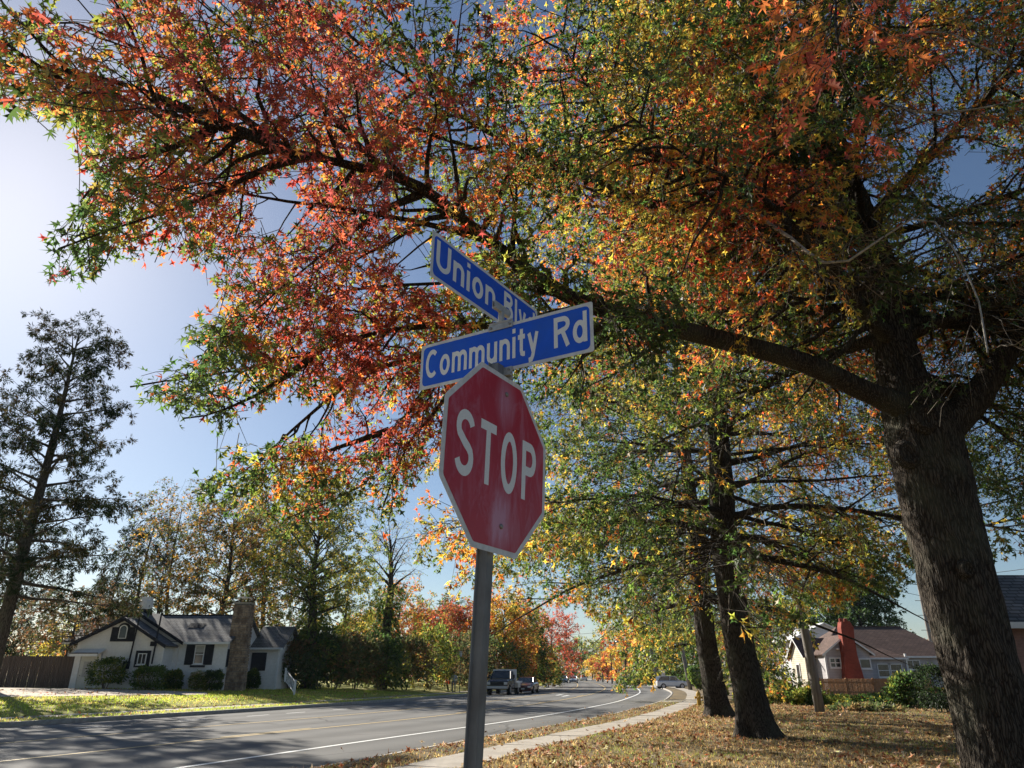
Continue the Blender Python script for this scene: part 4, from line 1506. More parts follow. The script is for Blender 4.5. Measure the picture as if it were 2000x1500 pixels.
def window(root, x0, x1, z0, z1, y, fr=0.07, cols=1, rows=2, frame_m='white_trim', name='window', blind=False):
    """window in a wall facing -y at depth y: proud frame, muntins, recessed pane"""
    w = MB()
    w.bb(x0, x1, y - 0.06, y + 0.02, z0, z0 + fr)
    w.bb(x0, x1, y - 0.06, y + 0.02, z1 - fr, z1)
    w.bb(x0, x0 + fr, y - 0.058, y + 0.02, z0 + fr, z1 - fr)
    w.bb(x1 - fr, x1, y - 0.058, y + 0.02, z0 + fr, z1 - fr)
    for c in range(1, cols):
        x = x0 + (x1 - x0) * c / cols
        w.bb(x - fr * 0.4, x + fr * 0.4, y - 0.05, y + 0.02, z0 + fr, z1 - fr)
    for r in range(1, rows):
        z = z0 + (z1 - z0) * r / rows
        w.bb(x0 + fr, x1 - fr, y - 0.046, y + 0.02, z - fr * 0.35, z + fr * 0.35)
    o = part(root, w, name, M[frame_m])
    part(o, MB().bb(x0 + fr, x1 - fr, y - 0.022, y - 0.012, z0 + fr, z1 - fr), 'pane', M['glass'])
    if blind:
        part(o, MB().bb(x0 + fr, x1 - fr, y - 0.03, y - 0.024, z0 + (z1 - z0) * 0.62, z1 - fr), 'blind', M['blind'])
    part(o, MB().bb(x0 - 0.05, x1 + 0.05, y - 0.1, y + 0.01, z0 - 0.06, z0 - 0.002), 'sill', M[frame_m])
    return o


# --- white cottage with stone chimney across the road
hb = (-23.5, 49.5, 0.6)
wh = house('white_cottage', 'white stucco cottage with dark trim, grey roof and stone chimney across the road', hb)
z0 = 0.45
part(wh, MB().prism([(-27.58, z0), (-22.16, z0), (-22.16, 3.40), (-24.8, 4.88), (-27.58, 3.52)], 48.0, 49.7), 'front_gable_wall', M['stucco'])
part(wh, MB().prism([(-28.1, z0), (-21.9, z0), (-21.9, 3.7), (-25.0, 5.42), (-28.1, 3.7)], 49.65, 53.0), 'rear_gable_wall', M['stucco'])
part(wh, MB().add([(-29.2, 49.9, z0), (-18.75, 49.9, z0), (-18.75, 56.4, z0), (-29.2, 56.4, z0), (-29.2, 49.9, 3.72), (-18.75, 49.9, 3.72), (-18.75, 56.4, 3.72), (-29.2, 56.4, 3.72), (-29.2, 53.1, 5.4), (-18.75, 53.1, 5.4)],
                  [(0, 1, 5, 4), (1, 2, 6, 9, 5), (2, 3, 7, 6), (3, 0, 4, 8, 7), (4, 5, 9, 8), (6, 7, 8, 9)]), 'main_wall', M['stucco'])
part(wh, MB().add([(-18.8, 54.4, z0), (-16.7, 54.4, z0), (-16.7, 59.0, z0), (-18.8, 59.0, z0), (-18.8, 54.4, 3.5), (-16.7, 54.4, 3.5), (-16.7, 59.0, 3.5), (-18.8, 59.0, 3.5), (-18.8, 56.7, 4.9), (-16.7, 56.7, 4.9)],
                  [(0, 1, 5, 4), (1, 2, 6, 9, 5), (2, 3, 7, 6), (3, 0, 4, 8, 7), (4, 5, 9, 8), (6, 7, 8, 9)]), 'wing_wall', M['stucco'])
r = MB()
r.slab([(-29.5, 49.55, 3.62), (-18.5, 49.55, 3.62), (-18.5, 53.1, 5.56), (-29.5, 53.1, 5.56)], 0.12)
r.slab([(-29.5, 53.1, 5.56), (-18.5, 53.1, 5.56), (-18.5, 56.7, 3.6), (-29.5, 56.7, 3.6)], 0.12)
mr = part(wh, r, 'main_roof', M['grey_roof'])
part(mr, MB().bb(-29.5, -18.5, 53.0, 53.2, 5.52, 5.6), 'ridge_cap', M['navy_trim'])
part(mr, MB().bb(-29.5, -18.5, 49.48, 49.55, 3.48, 3.62), 'gutter', M['white_trim'])
part(mr, MB().add([(-23.5 + 1.2, 51.3, 4.62), (-21.2, 51.3, 4.62), (-21.2, 51.9, 4.93), (-22.3, 51.9, 4.93)], [(0, 1, 2, 3)]), 'roof_vent', M['navy_trim'])
for nm, xs, y0, y1, m_ in (('front_gable_roof', [(-27.9, 3.48), (-24.8, 5.06), (-21.85, 3.36)], 47.7, 49.62, 'grey_roof_y'), ('rear_gable_roof', [(-28.45, 3.62), (-25.0, 5.62), (-21.5, 3.62)], 49.35, 53.2, 'grey_roof_y')):
    r = MB()
    (xa, za), (xb, zb), (xc, zc) = xs
    r.slab([(xa, y0, za), (xb, y0, zb), (xb, y1, zb), (xa, y1, za)], 0.1)
    r.slab([(xb, y0, zb), (xc, y0, zc), (xc, y1, zc), (xb, y1, zb)], 0.1)
    rr = part(wh, r, nm, M[m_])
    t_ = MB()
    for (x1, z1), (x2, z2) in (((xa, za), (xb, zb)), ((xb, zb), (xc, zc))):
        t_.add([(x1, y0 - 0.04, z1 - 0.2), (x2, y0 - 0.04, z2 - 0.2), (x2, y0 - 0.04, z2 + 0.01), (x1, y0 - 0.04, z1 + 0.01), (x1, y0 - 0.003, z1 - 0.2), (x2, y0 - 0.003, z2 - 0.2), (x2, y0 - 0.003, z2 + 0.01), (x1, y0 - 0.003, z1 + 0.01)],
               [(0, 1, 2, 3), (7, 6, 5, 4), (0, 4, 5, 1), (3, 2, 6, 7), (0, 3, 7, 4), (1, 5, 6, 2)])
    part(rr, t_, 'bargeboard', M['navy_trim'])
r = MB()
r.slab([(-18.8, 54.1, 3.42), (-16.35, 54.1, 3.42), (-16.35, 56.7, 5.02), (-18.8, 56.7, 5.02)], 0.1)
r.slab([(-18.8, 56.7, 5.02), (-16.35, 56.7, 5.02), (-16.35, 59.2, 3.4), (-18.8, 59.2, 3.4)], 0.1)
rr = part(wh, r, 'wing_roof', M['grey_roof'])
part(rr, MB().bb(-18.7, -16.35, 54.02, 54.1, 3.3, 3.42), 'gutter', M['white_trim'])
part(wh, MB().bb(-16.75, -16.63, 54.28, 54.38, 0.6, 3.35), 'downspout', M['white_trim'])
part(wh, MB().bb(-22.1, -22.0, 47.9, 47.99, 0.6, 3.4), 'downspout', M['white_trim'])
# white painted flue
part(wh, MB().bb(-25.35, -24.65, 50.3, 51.0, 5.2, 5.75), 'flue_base', M['navy_trim'])
part(wh, MB().lathe([(0.42, 0), (0.42, 0.55), (0.36, 0.62), (0.36, 0.8)], (-25.0, 50.65, 5.75), 12), 'flue', M['stucco'])
# stone chimney: core and laid stones
ch = part(wh, MB().add([(-18.95, 50.3, 0.4), (-17.72, 50.3, 0.4), (-17.72, 51.3, 0.4), (-18.95, 51.3, 0.4), (-18.85, 50.36, 6.1), (-17.85, 50.36, 6.1), (-17.85, 51.2, 6.1), (-18.85, 51.2, 6.1)],
                       [(0, 1, 5, 4), (1, 2, 6, 5), (2, 3, 7, 6), (3, 0, 4, 7), (4, 5, 6, 7), (3, 2, 1, 0)]), 'chimney', M['mortar'])
st = MB()
srr = random.Random(9)
z = 0.5
while z < 6.0:
    h_ = srr.uniform(0.14, 0.26)
    k = (z - 0.4) / 5.7
    xa, xb = -18.97 + 0.1 * k, -17.70 - 0.13 * k
    x = xa
    while x < xb - 0.05:
        w_ = min(srr.uniform(0.16, 0.42), xb - x)
        st.box((x + w_ / 2, 50.30 + 0.06 * k, z + h_ / 2), (w_ - 0.03, 0.06 + srr.uniform(0, 0.05), h_ - 0.03), (srr.uniform(-0.05, 0.05), srr.uniform(-0.06, 0.06), srr.uniform(-0.05, 0.05)))
        x += w_
    y = 50.36
    while y < 51.2:
        w_ = min(srr.uniform(0.16, 0.42), 51.25 - y)
        st.box((xb + 0.0, y + w_ / 2, z + h_ / 2), (0.06 + srr.uniform(0, 0.05), w_ - 0.03, h_ - 0.03), (srr.uniform(-0.05, 0.05), 0, srr.uniform(-0.05, 0.05)))
        y += w_
    z += h_
part(ch, st, 'stones', M['stone'])['kind'] = 'stuff'
part(ch, MB().bb(-18.95, -17.75, 50.28, 51.3, 6.1, 6.2), 'chimney_cap', M['concrete'])
for x in (-18.6, -18.1):
    part(ch, MB().bb(x - 0.03, x + 0.03, 50.7, 50.76, 6.2, 6.5), 'cap_leg', M['navy_trim'])
part(ch, MB().bb(-18.75, -17.95, 50.4, 51.1, 6.5, 6.54), 'rain_cap', M['white_trim'])
# openings
xa = P(222, 1240, 48)[0]
aw = part(wh, MB().bb(P(218, 1238, 48)[0], P(263, 1238, 48)[0], 47.94, 48.01, P(240, 1253, 48)[2], P(240, 1225, 48)[2]), 'shutter_board', M['navy_trim'])
wa, wb, wz0, wz1 = P(234, 1238, 48)[0], P(249, 1238, 48)[0], P(240, 1247, 48)[2], P(240, 1228, 48)[2]
wm = (wa + wb) / 2
arch = [(wa, wz0), (wb, wz0), (wb, wz1)] + [(wm + (wb - wa) / 2 * math.cos(a), wz1 + 0.22 * math.sin(a)) for a in np.linspace(0.2, math.pi - 0.2, 8)] + [(wa, wz1)]
big = [(wm + (x - wm) * 1.45, (wz0 + wz1) / 2 + (zz - (wz0 + wz1) / 2) * 1.25) for x, zz in arch]
af = part(wh, MB().prism(big, 47.9, 48.01), 'arched_surround', M['navy_trim'])
wf = part(wh, MB().prism([(wm + (x - wm) * 1.05, (wz0 + wz1) / 2 + (zz - (wz0 + wz1) / 2) * 1.03) for x, zz in arch], 47.87, 47.95), 'window', M['white_trim'])
part(wf, MB().prism([(wm + (x - wm) * 0.82, (wz0 + wz1) / 2 + (zz - (wz0 + wz1) / 2) * 0.9) for x, zz in arch], 47.86, 47.9), 'pane', M['glass'])
dx0, dx1 = P(150, 1310, 48)[0], P(196, 1310, 48)[0]
dd = part(wh, MB().bb(dx0 + 0.15, dx0 + 1.25, 47.93, 48.0, 0.6, 2.72), 'door', M['door_paint'])
fr = MB()
fr.bb(dx0, dx0 + 0.14, 47.9, 48.0, 0.6, 2.85).bb(dx0 + 1.26, dx0 + 1.4, 47.9, 48.0, 0.6, 2.85).bb(dx0, dx0 + 1.4, 47.88, 48.0, 2.73, 2.87)
part(dd, fr, 'door_frame', M['white_trim'])
part(dd, MB().bb(dx0 + 0.4, dx0 + 1.0, 47.9, 47.94, 1.5, 2.4), 'pane', M['blind'])
part(dd, MB().lathe([(0, 0), (0.03, 0), (0.03, 0.06), (0, 0.06)], (dx0 + 0.3, 47.9, 1.55), 8), 'handle', M['bolt'])
aw = MB()
aw.slab([(dx0 - 0.15, 47.1, 2.85), (dx0 + 1.6, 47.1, 2.85), (dx0 + 1.6, 48.0, 3.15), (dx0 - 0.15, 48.0, 3.15)], 0.05)
aw.bb(dx0 - 0.15, dx0 + 1.6, 47.06, 47.1, 2.68, 2.84)
aw = part(wh, aw, 'awning', M['white_trim'])
part(aw, MB().bb(dx0 - 0.16, dx0 + 1.61, 47.04, 47.08, 2.84, 2.9), 'awning_edge', M['navy_trim'])
q0, q1 = P(264, 1300, 48), P(293, 1274, 48)
part(wh, MB().bb(q0[0] - 0.08, q1[0] + 0.08, 47.95, 48.02, q0[2] - 0.1, q1[2] + 0.1), 'window_surround', M['navy_trim'])
window(wh, q0[0] + 0.12, q1[0] - 0.12, q0[2] + 0.06, q1[2] - 0.06, 47.93, 0.05, 2, 1)
q0, q1 = P(377, 1297, 49.9), P(402, 1260, 49.9)
window(wh, q0[0], q1[0], q0[2], q1[2], 49.9, 0.06, 1, 2, blind=True)
for xx in ((q0[0] - 0.58, q0[0] - 0.02), (q1[0] + 0.02, q1[0] + 0.58)):
    s_ = part(wh, MB().bb(xx[0], xx[1], 49.84, 49.9, q0[2] - 0.05, q1[2] + 0.08), 'shutter', M['navy_trim'])
    sl = MB()
    for k in range(16):
        zz = q0[2] + 0.03 + k * (q1[2] - q0[2]) / 16
        sl.box(((xx[0] + xx[1]) / 2, 49.83, zz + 0.03), (0.42, 0.02, 0.05), (0.4, 0, 0))
    part(s_, sl, 'slats', M['navy_trim'])['kind'] = 'stuff'
part(wh, MB().bb(q0[0] - 0.15, q1[0] + 0.15, 49.82, 49.9, q1[2] + 0.005, q1[2] + 0.14), 'window_header', M['navy_trim'])
part(wh, MB().bb(q0[0] - 0.15, q1[0] + 0.15, 49.80, 49.9, q0[2] - 0.2, q0[2] - 0.07), 'window_apron', M['navy_trim'])
part(wh, MB().bb(-18.76, -18.69, 49.98, 50.24, 2.1, 3.2), 'shutter', M['navy_trim'])
part(wh, MB().bb(-18.6, -17.55, 54.33, 54.41, 1.9, 3.1), 'shutter', M['navy_trim'])
# service masts and meter on the gable
for (xa, ya), (xb, yb) in (((275, 1196), (250, 1300)), ((317, 1192), (296, 1297))):
    a, b = P(xa, ya, 47.85), P(xb, yb, 47.85)
    part(wh, MB().tube([b, a], 0.05, 6), 'service_mast', M['navy_trim'])
mq = P(249, 1295, 47.9)
part(wh, MB().bb(mq[0] - 0.2, mq[0] + 0.12, 47.75, 47.99, mq[2] - 0.35, mq[2] + 0.1), 'meter_box', M['navy_trim'])
part(wh, MB().bb(P(292, 1262, 47.9)[0], P(304, 1262, 47.9)[0], 47.93, 48.0, P(298, 1262, 48)[2], P(298, 1253, 48)[2]), 'vent', M['navy_trim'])

# --- stockade fence left of the cottage
def board_fence(name, label, x0, x1, y, zb, zt, bw, m, post_every, rng, tip=0.05, rail=True, lean=0.0):
    t = thing(name, label, 'fence', ((x0 + x1) / 2, y, zb))
    n = int(abs(x1 - x0) / bw)
    mb = MB()
    for k in range(n):
        xa = min(x0, x1) + k * bw
        h_ = zt + rng.uniform(-0.015, 0.015)
        d_ = rng.uniform(-0.006, 0.006)
        mb.prism([(xa + 0.006, zb), (xa + bw - 0.006, zb), (xa + bw - 0.006, h_ - tip), (xa + bw * 0.7, h_), (xa + bw * 0.3, h_), (xa + 0.006, h_ - tip)], y + d_, y + d_ + 0.02)
    o = part(t, mb, 'boards', m)
    o['kind'] = 'stuff'
    for zz in (zb + 0.25, zt - 0.3):
        part(t, MB().bb(min(x0, x1), max(x0, x1), y + 0.03, y + 0.07, zz, zz + 0.09), 'rail', m)
    x = min(x0, x1)
    while x <= max(x0, x1):
        part(t, MB().bb(x - 0.05, x + 0.05, y - 0.03 if not rail else y + 0.075, y + 0.17, zb - 0.2, zt + 0.04), 'post', m)
        x += post_every
    return t


FR = random.Random(5)
board_fence('stockade_fence', 'tall dark weathered board fence beside the white cottage', -40.0, -27.75, 48.6, 0.45, 2.75, 0.14, M['old_board'], 2.4, FR)
# --- fence in front of the grey house
pf0, pf1 = P(1602, 1340, 60)[0], P(1822, 1340, 60)[0]
board_fence('cedar_fence', 'low reddish cedar picket fence in front of the grey house', pf0, pf1, 60.0, 0.12, 1.36, 0.1, M['cedar'], 2.1, FR, tip=0.03, rail=False)

# --- grey house with red chimney
def R7(cx, cy, Y):
    return P(1520 + cx / 5.882, 1180 + cy / 5.882, Y)


gh = house('grey_house', 'grey bungalow with brown shingle roof and tall red brick chimney', (31, 66, 0.12))
part(gh, MB().prism([(25.9, 0.1), (29.65, 0.1), (29.65, 3.32), (27.8, 4.62), (25.9, 3.32)], 63.0, 66.5), 'gable_wall', M['grey_siding'])
part(gh, MB().bb(29.6, 43.0, 65.5, 75.0, 0.1, 3.12), 'main_wall', M['grey_siding'])
part(gh, MB().bb(29.66, 33.3, 64.7, 65.55, 0.1, 3.0), 'bay_wall', M['grey_siding'])
part(gh, MB().add([(25.0, 65.0, 0.1), (29, 65.0, 0.1), (29, 68.3, 0.1), (25.0, 68.3, 0.1), (25.0, 65.0, 3.15), (29, 65.0, 3.15), (29, 68.3, 3.15), (25.0, 68.3, 3.15), (25.0, 66.65, 4.5), (29, 66.65, 4.5)],
                  [(0, 1, 5, 4), (1, 2, 6, 9, 5), (2, 3, 7, 6), (3, 0, 4, 8, 7), (4, 5, 9, 8), (6, 7, 8, 9)]), 'porch_wall', M['tan_siding'])
r = MB()
r.slab([(24.75, 64.7, 3.05), (29.5, 64.7, 3.05), (29.5, 66.65, 4.65), (24.75, 66.65, 4.65)], 0.1)
r.slab([(24.75, 66.65, 4.65), (29.5, 66.65, 4.65), (29.5, 68.6, 3.05), (24.75, 68.6, 3.05)], 0.1)
rr = part(gh, r, 'porch_roof', M['brown_roof'])
part(rr, MB().add([(24.72, 64.7, 2.9), (24.72, 66.65, 4.5), (24.72, 68.6, 2.9), (24.72, 68.6, 3.06), (24.72, 66.65, 4.68), (24.72, 64.7, 3.06)], [(0, 1, 4, 5), (1, 2, 3, 4)]), 'bargeboard', M['white_trim'])
r = MB()
r.slab([(25.6, 62.7, 3.2), (27.8, 62.7, 4.78), (27.8, 67.5, 4.78), (25.6, 67.5, 3.2)], 0.1)
r.slab([(27.8, 62.7, 4.78), (29.95, 62.7, 3.2), (29.95, 67.5, 3.2), (27.8, 67.5, 4.78)], 0.1)
rr = part(gh, r, 'gable_roof', M['brown_roof_y'])
t_ = MB()
for (x1, z1), (x2, z2) in (((25.6, 3.2), (27.8, 4.78)), ((27.8, 4.78), (29.95, 3.2))):
    t_.add([(x1, 62.66, z1 - 0.16), (x2, 62.66, z2 - 0.16), (x2, 62.66, z2 + 0.01), (x1, 62.66, z1 + 0.01)], [(0, 1, 2, 3)])
part(rr, t_, 'bargeboard', M['white_trim'])
r = MB()
r.slab([(28.0, 65.2, 3.1), (38.6, 65.2, 3.1), (36.2, 70, 5.8), (30.3, 70, 5.8)], 0.1)
r.slab([(30.3, 70, 5.8), (36.2, 70, 5.8), (38.6, 75.2, 3.1), (27.0, 75.2, 3.1)], 0.1)
r.add([(38.6, 65.2, 3.1), (38.6, 75.2, 3.1), (36.2, 70, 5.8)], [(0, 1, 2)])
r.add([(26.6, 65.2, 3.3), (30.3, 70, 5.8), (27.0, 75.2, 3.1)], [(0, 1, 2)])
r.add([(26.6, 65.6, 3.4), (28.2, 65.22, 3.09), (30.3, 70, 5.79)], [(0, 1, 2)])
rr = part(gh, r, 'main_roof', M['brown_roof'])
part(rr, MB().bb(30.2, 36.3, 69.9, 70.1, 5.78, 5.84), 'ridge_cap', M['brown_roof'])
part(rr, MB().bb(29.7, 43.2, 65.1, 65.2, 2.98, 3.12), 'gutter', M['white_trim'])
r = MB()
r.slab([(37.0, 65.18, 3.1), (43.3, 65.18, 3.1), (43.3, 68.5, 4.45), (36.6, 68.5, 4.45)], 0.1)
r.slab([(36.6, 68.5, 4.45), (43.3, 68.5, 4.45), (43.3, 73, 3.1), (36.6, 73, 3.1)], 0.1)
part(gh, r, 'annex_roof', M['grey_roof'])
r = MB()
r.slab([(29.6, 64.35, 2.98), (33.5, 64.35, 2.98), (32.4, 66.0, 3.75), (29.6, 66.0, 3.75)], 0.08)
r.add([(33.5, 64.35, 2.98), (33.5, 66.4, 3.0), (32.4, 66.0, 3.75)], [(0, 1, 2)])
rr = part(gh, r, 'bay_roof', M['brown_roof'])
part(rr, MB().bb(29.7, 33.5, 64.27, 64.35, 2.84, 2.98), 'gutter', M['white_trim'])
part(gh, MB().bb(33.32, 33.46, 64.5, 64.62, 0.1, 3.3), 'downspout', M['white_trim'])
part(gh, MB().bb(25.84, 25.98, 62.9, 62.99, 0.1, 3.3), 'downspout', M['white_trim'])
cp = [R7(x, y, 62.6) for x, y in ((755, 855), (742, 600), (700, 270), (704, 205), (800, 200), (845, 270), (858, 420), (888, 590), (965, 855))]
poly = [(cp[0][0], 0.1)] + [(p[0], p[2]) for p in cp] + [(cp[-1][0] + 0.05, 0.1)]
rc = part(gh, MB().prism(poly, 62.25, 62.98), 'chimney', M['red_brick'])
for px in (720, 775):
    a = R7(px, 205, 62.6)
    part(rc, MB().lathe([(0.16, 0), (0.16, 0.28), (0.12, 0.3)], (a[0], 62.6, a[2] - 0.02), 10), 'flue_pot', M['red_brick'])
for x0_, x1_, y0_, y1_, yy, cc, rw in ((597, 712, 735, 612, 63.0, 2, 2), (940, 1055, 745, 622, 63.0, 1, 1), (1155, 1282, 842, 683, 64.7, 1, 2), (1284, 1413, 842, 683, 64.7, 1, 2), (1475, 1620, 752, 640, 65.5, 2, 1)):
    a, b = R7(x0_, y0_, yy), R7(x1_, y1_, yy)
    window(gh, a[0], b[0], a[2], b[2], yy, 0.1 if yy < 64 else 0.08, cc, rw)
# porch windows: front (shaded) and sunlit side
a, b = R7(455, 810, 65.0), R7(545, 615, 65.0)
window(gh, min(a[0], 25.75) - 0.2, b[0] - 0.25, a[2], b[2], 65.0, 0.08, 2, 2)
sw_ = MB()
sw_.bb(24.93, 25.02, 66.3, 67.1, 0.9, 2.55)
so = part(gh, sw_, 'window', M['white_trim'])
part(so, MB().bb(24.915, 24.925, 66.4, 67.0, 1.0, 2.45), 'pane', M['glass'])
lf = R7(675, 515, 62.95)
part(gh, MB().lathe([(0.05, 0), (0.16, 0.05), (0.16, 0.12), (0.05, 0.16)], (lf[0], 62.85, lf[2] - 0.08), 8), 'flood_light', M['white_trim'])

# --- pale neighbour behind it
nh = house('pale_house', 'pale two-storey gabled house rising behind the grey bungalow', (33, 88, 0.12))
a, b, c = R7(95, 400, 85), R7(510, 212, 85), R7(780, 310, 85)
part(nh, MB().prism([(a[0] + 0.4, 0.1), (c[0] + 1.5, 0.1), (c[0] + 1.5, c[2] - 0.9), (b[0], b[2] - 0.15), (a[0] + 0.4, a[2])], 85, 93), 'wall', M['pale_siding'])
r = MB()
r.slab([(a[0] - 0.2, 84.6, a[2] - 0.25), (b[0], 84.6, b[2]), (b[0], 93.4, b[2]), (a[0] - 0.2, 93.4, a[2] - 0.25)], 0.12)
r.slab([(b[0], 84.6, b[2]), (c[0] + 1.9, 84.6, c[2] - 1.15), (c[0] + 1.9, 93.4, c[2] - 1.15), (b[0], 93.4, b[2])], 0.12)
part(nh, r, 'roof', M['white_trim'])
for xx in (0.32, 0.62):
    cx = a[0] + (c[0] - a[0]) * xx
    window(nh, cx - 0.5, cx + 0.5, 3.4, 4.6, 85.0, 0.08, 1, 2)

# --- brown house at the right edge
X0 = 14.35
bh_ = house('brown_house', 'house with pinkish brown shingle walls and dark roof at the right edge', (19, 25, 0.12))
part(bh_, MB().bb(X0 + 0.12, 26, 22.2, 25.3, 0.1, 3.0), 'wall', M['pink_shingle'])
part(bh_, MB().add([(X0 + 0.12, 22.3, 2.9), (X0 + 0.12, 25.3, 2.9), (X0 + 0.12, 24.0, 4.5)], [(0, 1, 2)]), 'gable_infill', M['pink_shingle'])
shm = {}
for k in range(17):
    zz = 0.15 + k * 0.17
    x = X0 + 0.1 - (0.12 if k % 2 else 0)
    while x < 17.0:
        w_ = FR.choice((0.22, 0.26, 0.3))
        if w_ not in shm:
            shm[w_] = MB().add([(0.004, -0.03, 0), (w_ - 0.004, -0.03, 0), (w_ - 0.004, 0, 0.2), (0.004, 0, 0.2), (0.004, 0, 0), (w_ - 0.004, 0, 0)], [(0, 1, 2, 3), (0, 4, 5, 1), (0, 3, 4), (1, 5, 2)])
        if not (X0 + 1.0 < x + w_ / 2 < X0 + 2.1 and 1.0 < zz < 2.6) and x > X0 + 0.06:
            key = 'sh%.2f' % w_
            if key not in bpy.data.meshes:
                me = bpy.data.meshes.new(key)
                me.from_pydata(shm[w_].v, [], shm[w_].f)
                me.materials.append(M['pink_shingle'])
            o = link('shingle', bpy.data.meshes[key], None, bh_)
            o.location = Vector((x, 22.19 - FR.uniform(0, 0.006), zz)) - Vector(bh_.location)
        x += w_
    
r = MB()
r.slab([(X0 - 0.05, 21.8, 3.02), (26.5, 21.8, 3.02), (26.5, 24.0, 4.65), (X0 - 0.05, 24.0, 4.65)], 0.14)
r.slab([(X0 - 0.05, 24.0, 4.65), (26.5, 24.0, 4.65), (26.5, 25.6, 3.0), (X0 - 0.05, 25.6, 3.0)], 0.14)
rr = part(bh_, r, 'roof', M['grey_roof'])
part(rr, MB().bb(X0 - 0.06, 26.5, 21.68, 21.8, 2.86, 3.03), 'gutter', M['white_trim'])
part(rr, MB().add([(X0 - 0.07, 21.8, 2.84), (X0 - 0.07, 24.0, 4.47), (X0 - 0.07, 24.0, 4.67), (X0 - 0.07, 21.8, 3.04)], [(0, 1, 2, 3)]), 'bargeboard', M['white_trim'])
window(bh_, X0 + 1.05, X0 + 2.05, 1.05, 2.6, 22.18, 0.08, 1, 2)

# ---------------------------------------------------------------- background trees, shrubs
def far_tree(name, label, px, Y, top_py, spread, pal, seed, cat='tree', n=22, low=0.3, leaf=0.32, m=11, prob=0.94, lat=2.3, step=0.5, r0=0.22, group=None, stems=1, tstep=0.24, lean=0.0, el=(0.1, 1.0), lmat='leaf_far', lod=None, sag=0.06, ivy=0.0, ivy_pal=None, base_py=None, round_=True, tw=0.9, spread_c=0.22):
    lod = lod or (4 if lmat == 'needle' else 5)
    if lod == 5:
        m, leaf = int(m * 2.1), leaf * 0.95
    rng = np.random.default_rng(seed)
    v = ray(px, 1330)
    x = v[0] / v[1] * Y
    zb = tz1(x, Y)
    top = P(px, top_py, Y)[2]
    h = top - zb
    b = np.array([x, Y, zb])
    t = thing(name, label, cat, b, group=group)
    limbs = []
    tp = None
    for s in range(stems):
        off = np.array([rng.normal(0, 0.5), rng.normal(0, 0.3), 0]) * (s > 0)
        ln = np.array([lean + (rng.normal(0, 0.10) if stems > 1 else 0), 0, 0])
        pts = [b + off + [0, 0, -0.15], b + off + ln * h * 0.3 + [rng.normal(0, 0.08), 0, h * 0.3], b + off + ln * h * 0.6 + [rng.normal(0, 0.2), 0, h * 0.6], b + off + ln * h * 0.98 + [0, 0, h * 0.97]]
        if s == 0:
            tp = pts
        else:
            limbs.append((pts, r0 * 0.8, None, 0.6))
        limbs += auto_limbs(pts, rng, zb + h * low, zb + h * 0.95, int(n * 1.25) // stems, spread, spread * 0.38, el[0], el[1], sag, r0 * 0.32, None, 1.0, az0=s * 1.3, round_=round_ and lmat != 'needle')
    build_tree(t, b, tp, [r0, r0 * 0.9, r0 * 0.6, 0.03], limbs, rng, dict(len=lat, step=step, droop=0.1, flat=0.4, start=0.2), dict(len=tw, step=tstep), dict(m=m, size=leaf, prob=prob, spread=spread_c), pal,
               bark='bark_far', lmat=lmat, lod=(lod, lod), seed=seed, trunk_kw=dict(k=10, flare=0.12, npt=16), colour_freq=0.5, bare=lambda tt: np.clip(0.65 + tt, 0, 1), limb_k=4, twig_r=0.012, twig_k=3 if Y < 75 else 0)
    if ivy:
        k = int(4500 * ivy)
        zz = rng.uniform(0, ivy * h, k)
        a = rng.uniform(0, 6.28, k)
        rr = (r0 + 0.15 + 0.35 * rng.random(k) * (1 - 0.4 * zz / h)) * (1.25 + 0.35 * np.sin(zz * 1.7 + seed))
        c = spline(tp, 30)
        ci = np.clip((zz / h * 29).astype(int), 0, 29)
        p = np.c_[c[ci, 0] + rr * np.cos(a), c[ci, 1] + rr * np.sin(a), zb + zz]
        ax = np.c_[np.cos(a), np.sin(a), -0.8 + rng.normal(0, 0.4, k)]
        nn = np.c_[np.cos(a), np.sin(a), 0.6 + rng.normal(0, 0.4, k)] + rng.normal(0, 0.3, (k, 3))
        v, f, cc = leaves_arrays(p - b, ax, nn, 0.3 * rng.uniform(0.6, 1.2, k), colours(p, ivy_pal or [(0.5, DG), (0.4, GR), (0.1, OL)], rng, 0.6, seed), 3)
        o = link('ivy', make_mesh('ivy', v, f, cc), M['leaf_far'], t)
        o['kind'] = 'stuff'
    return t


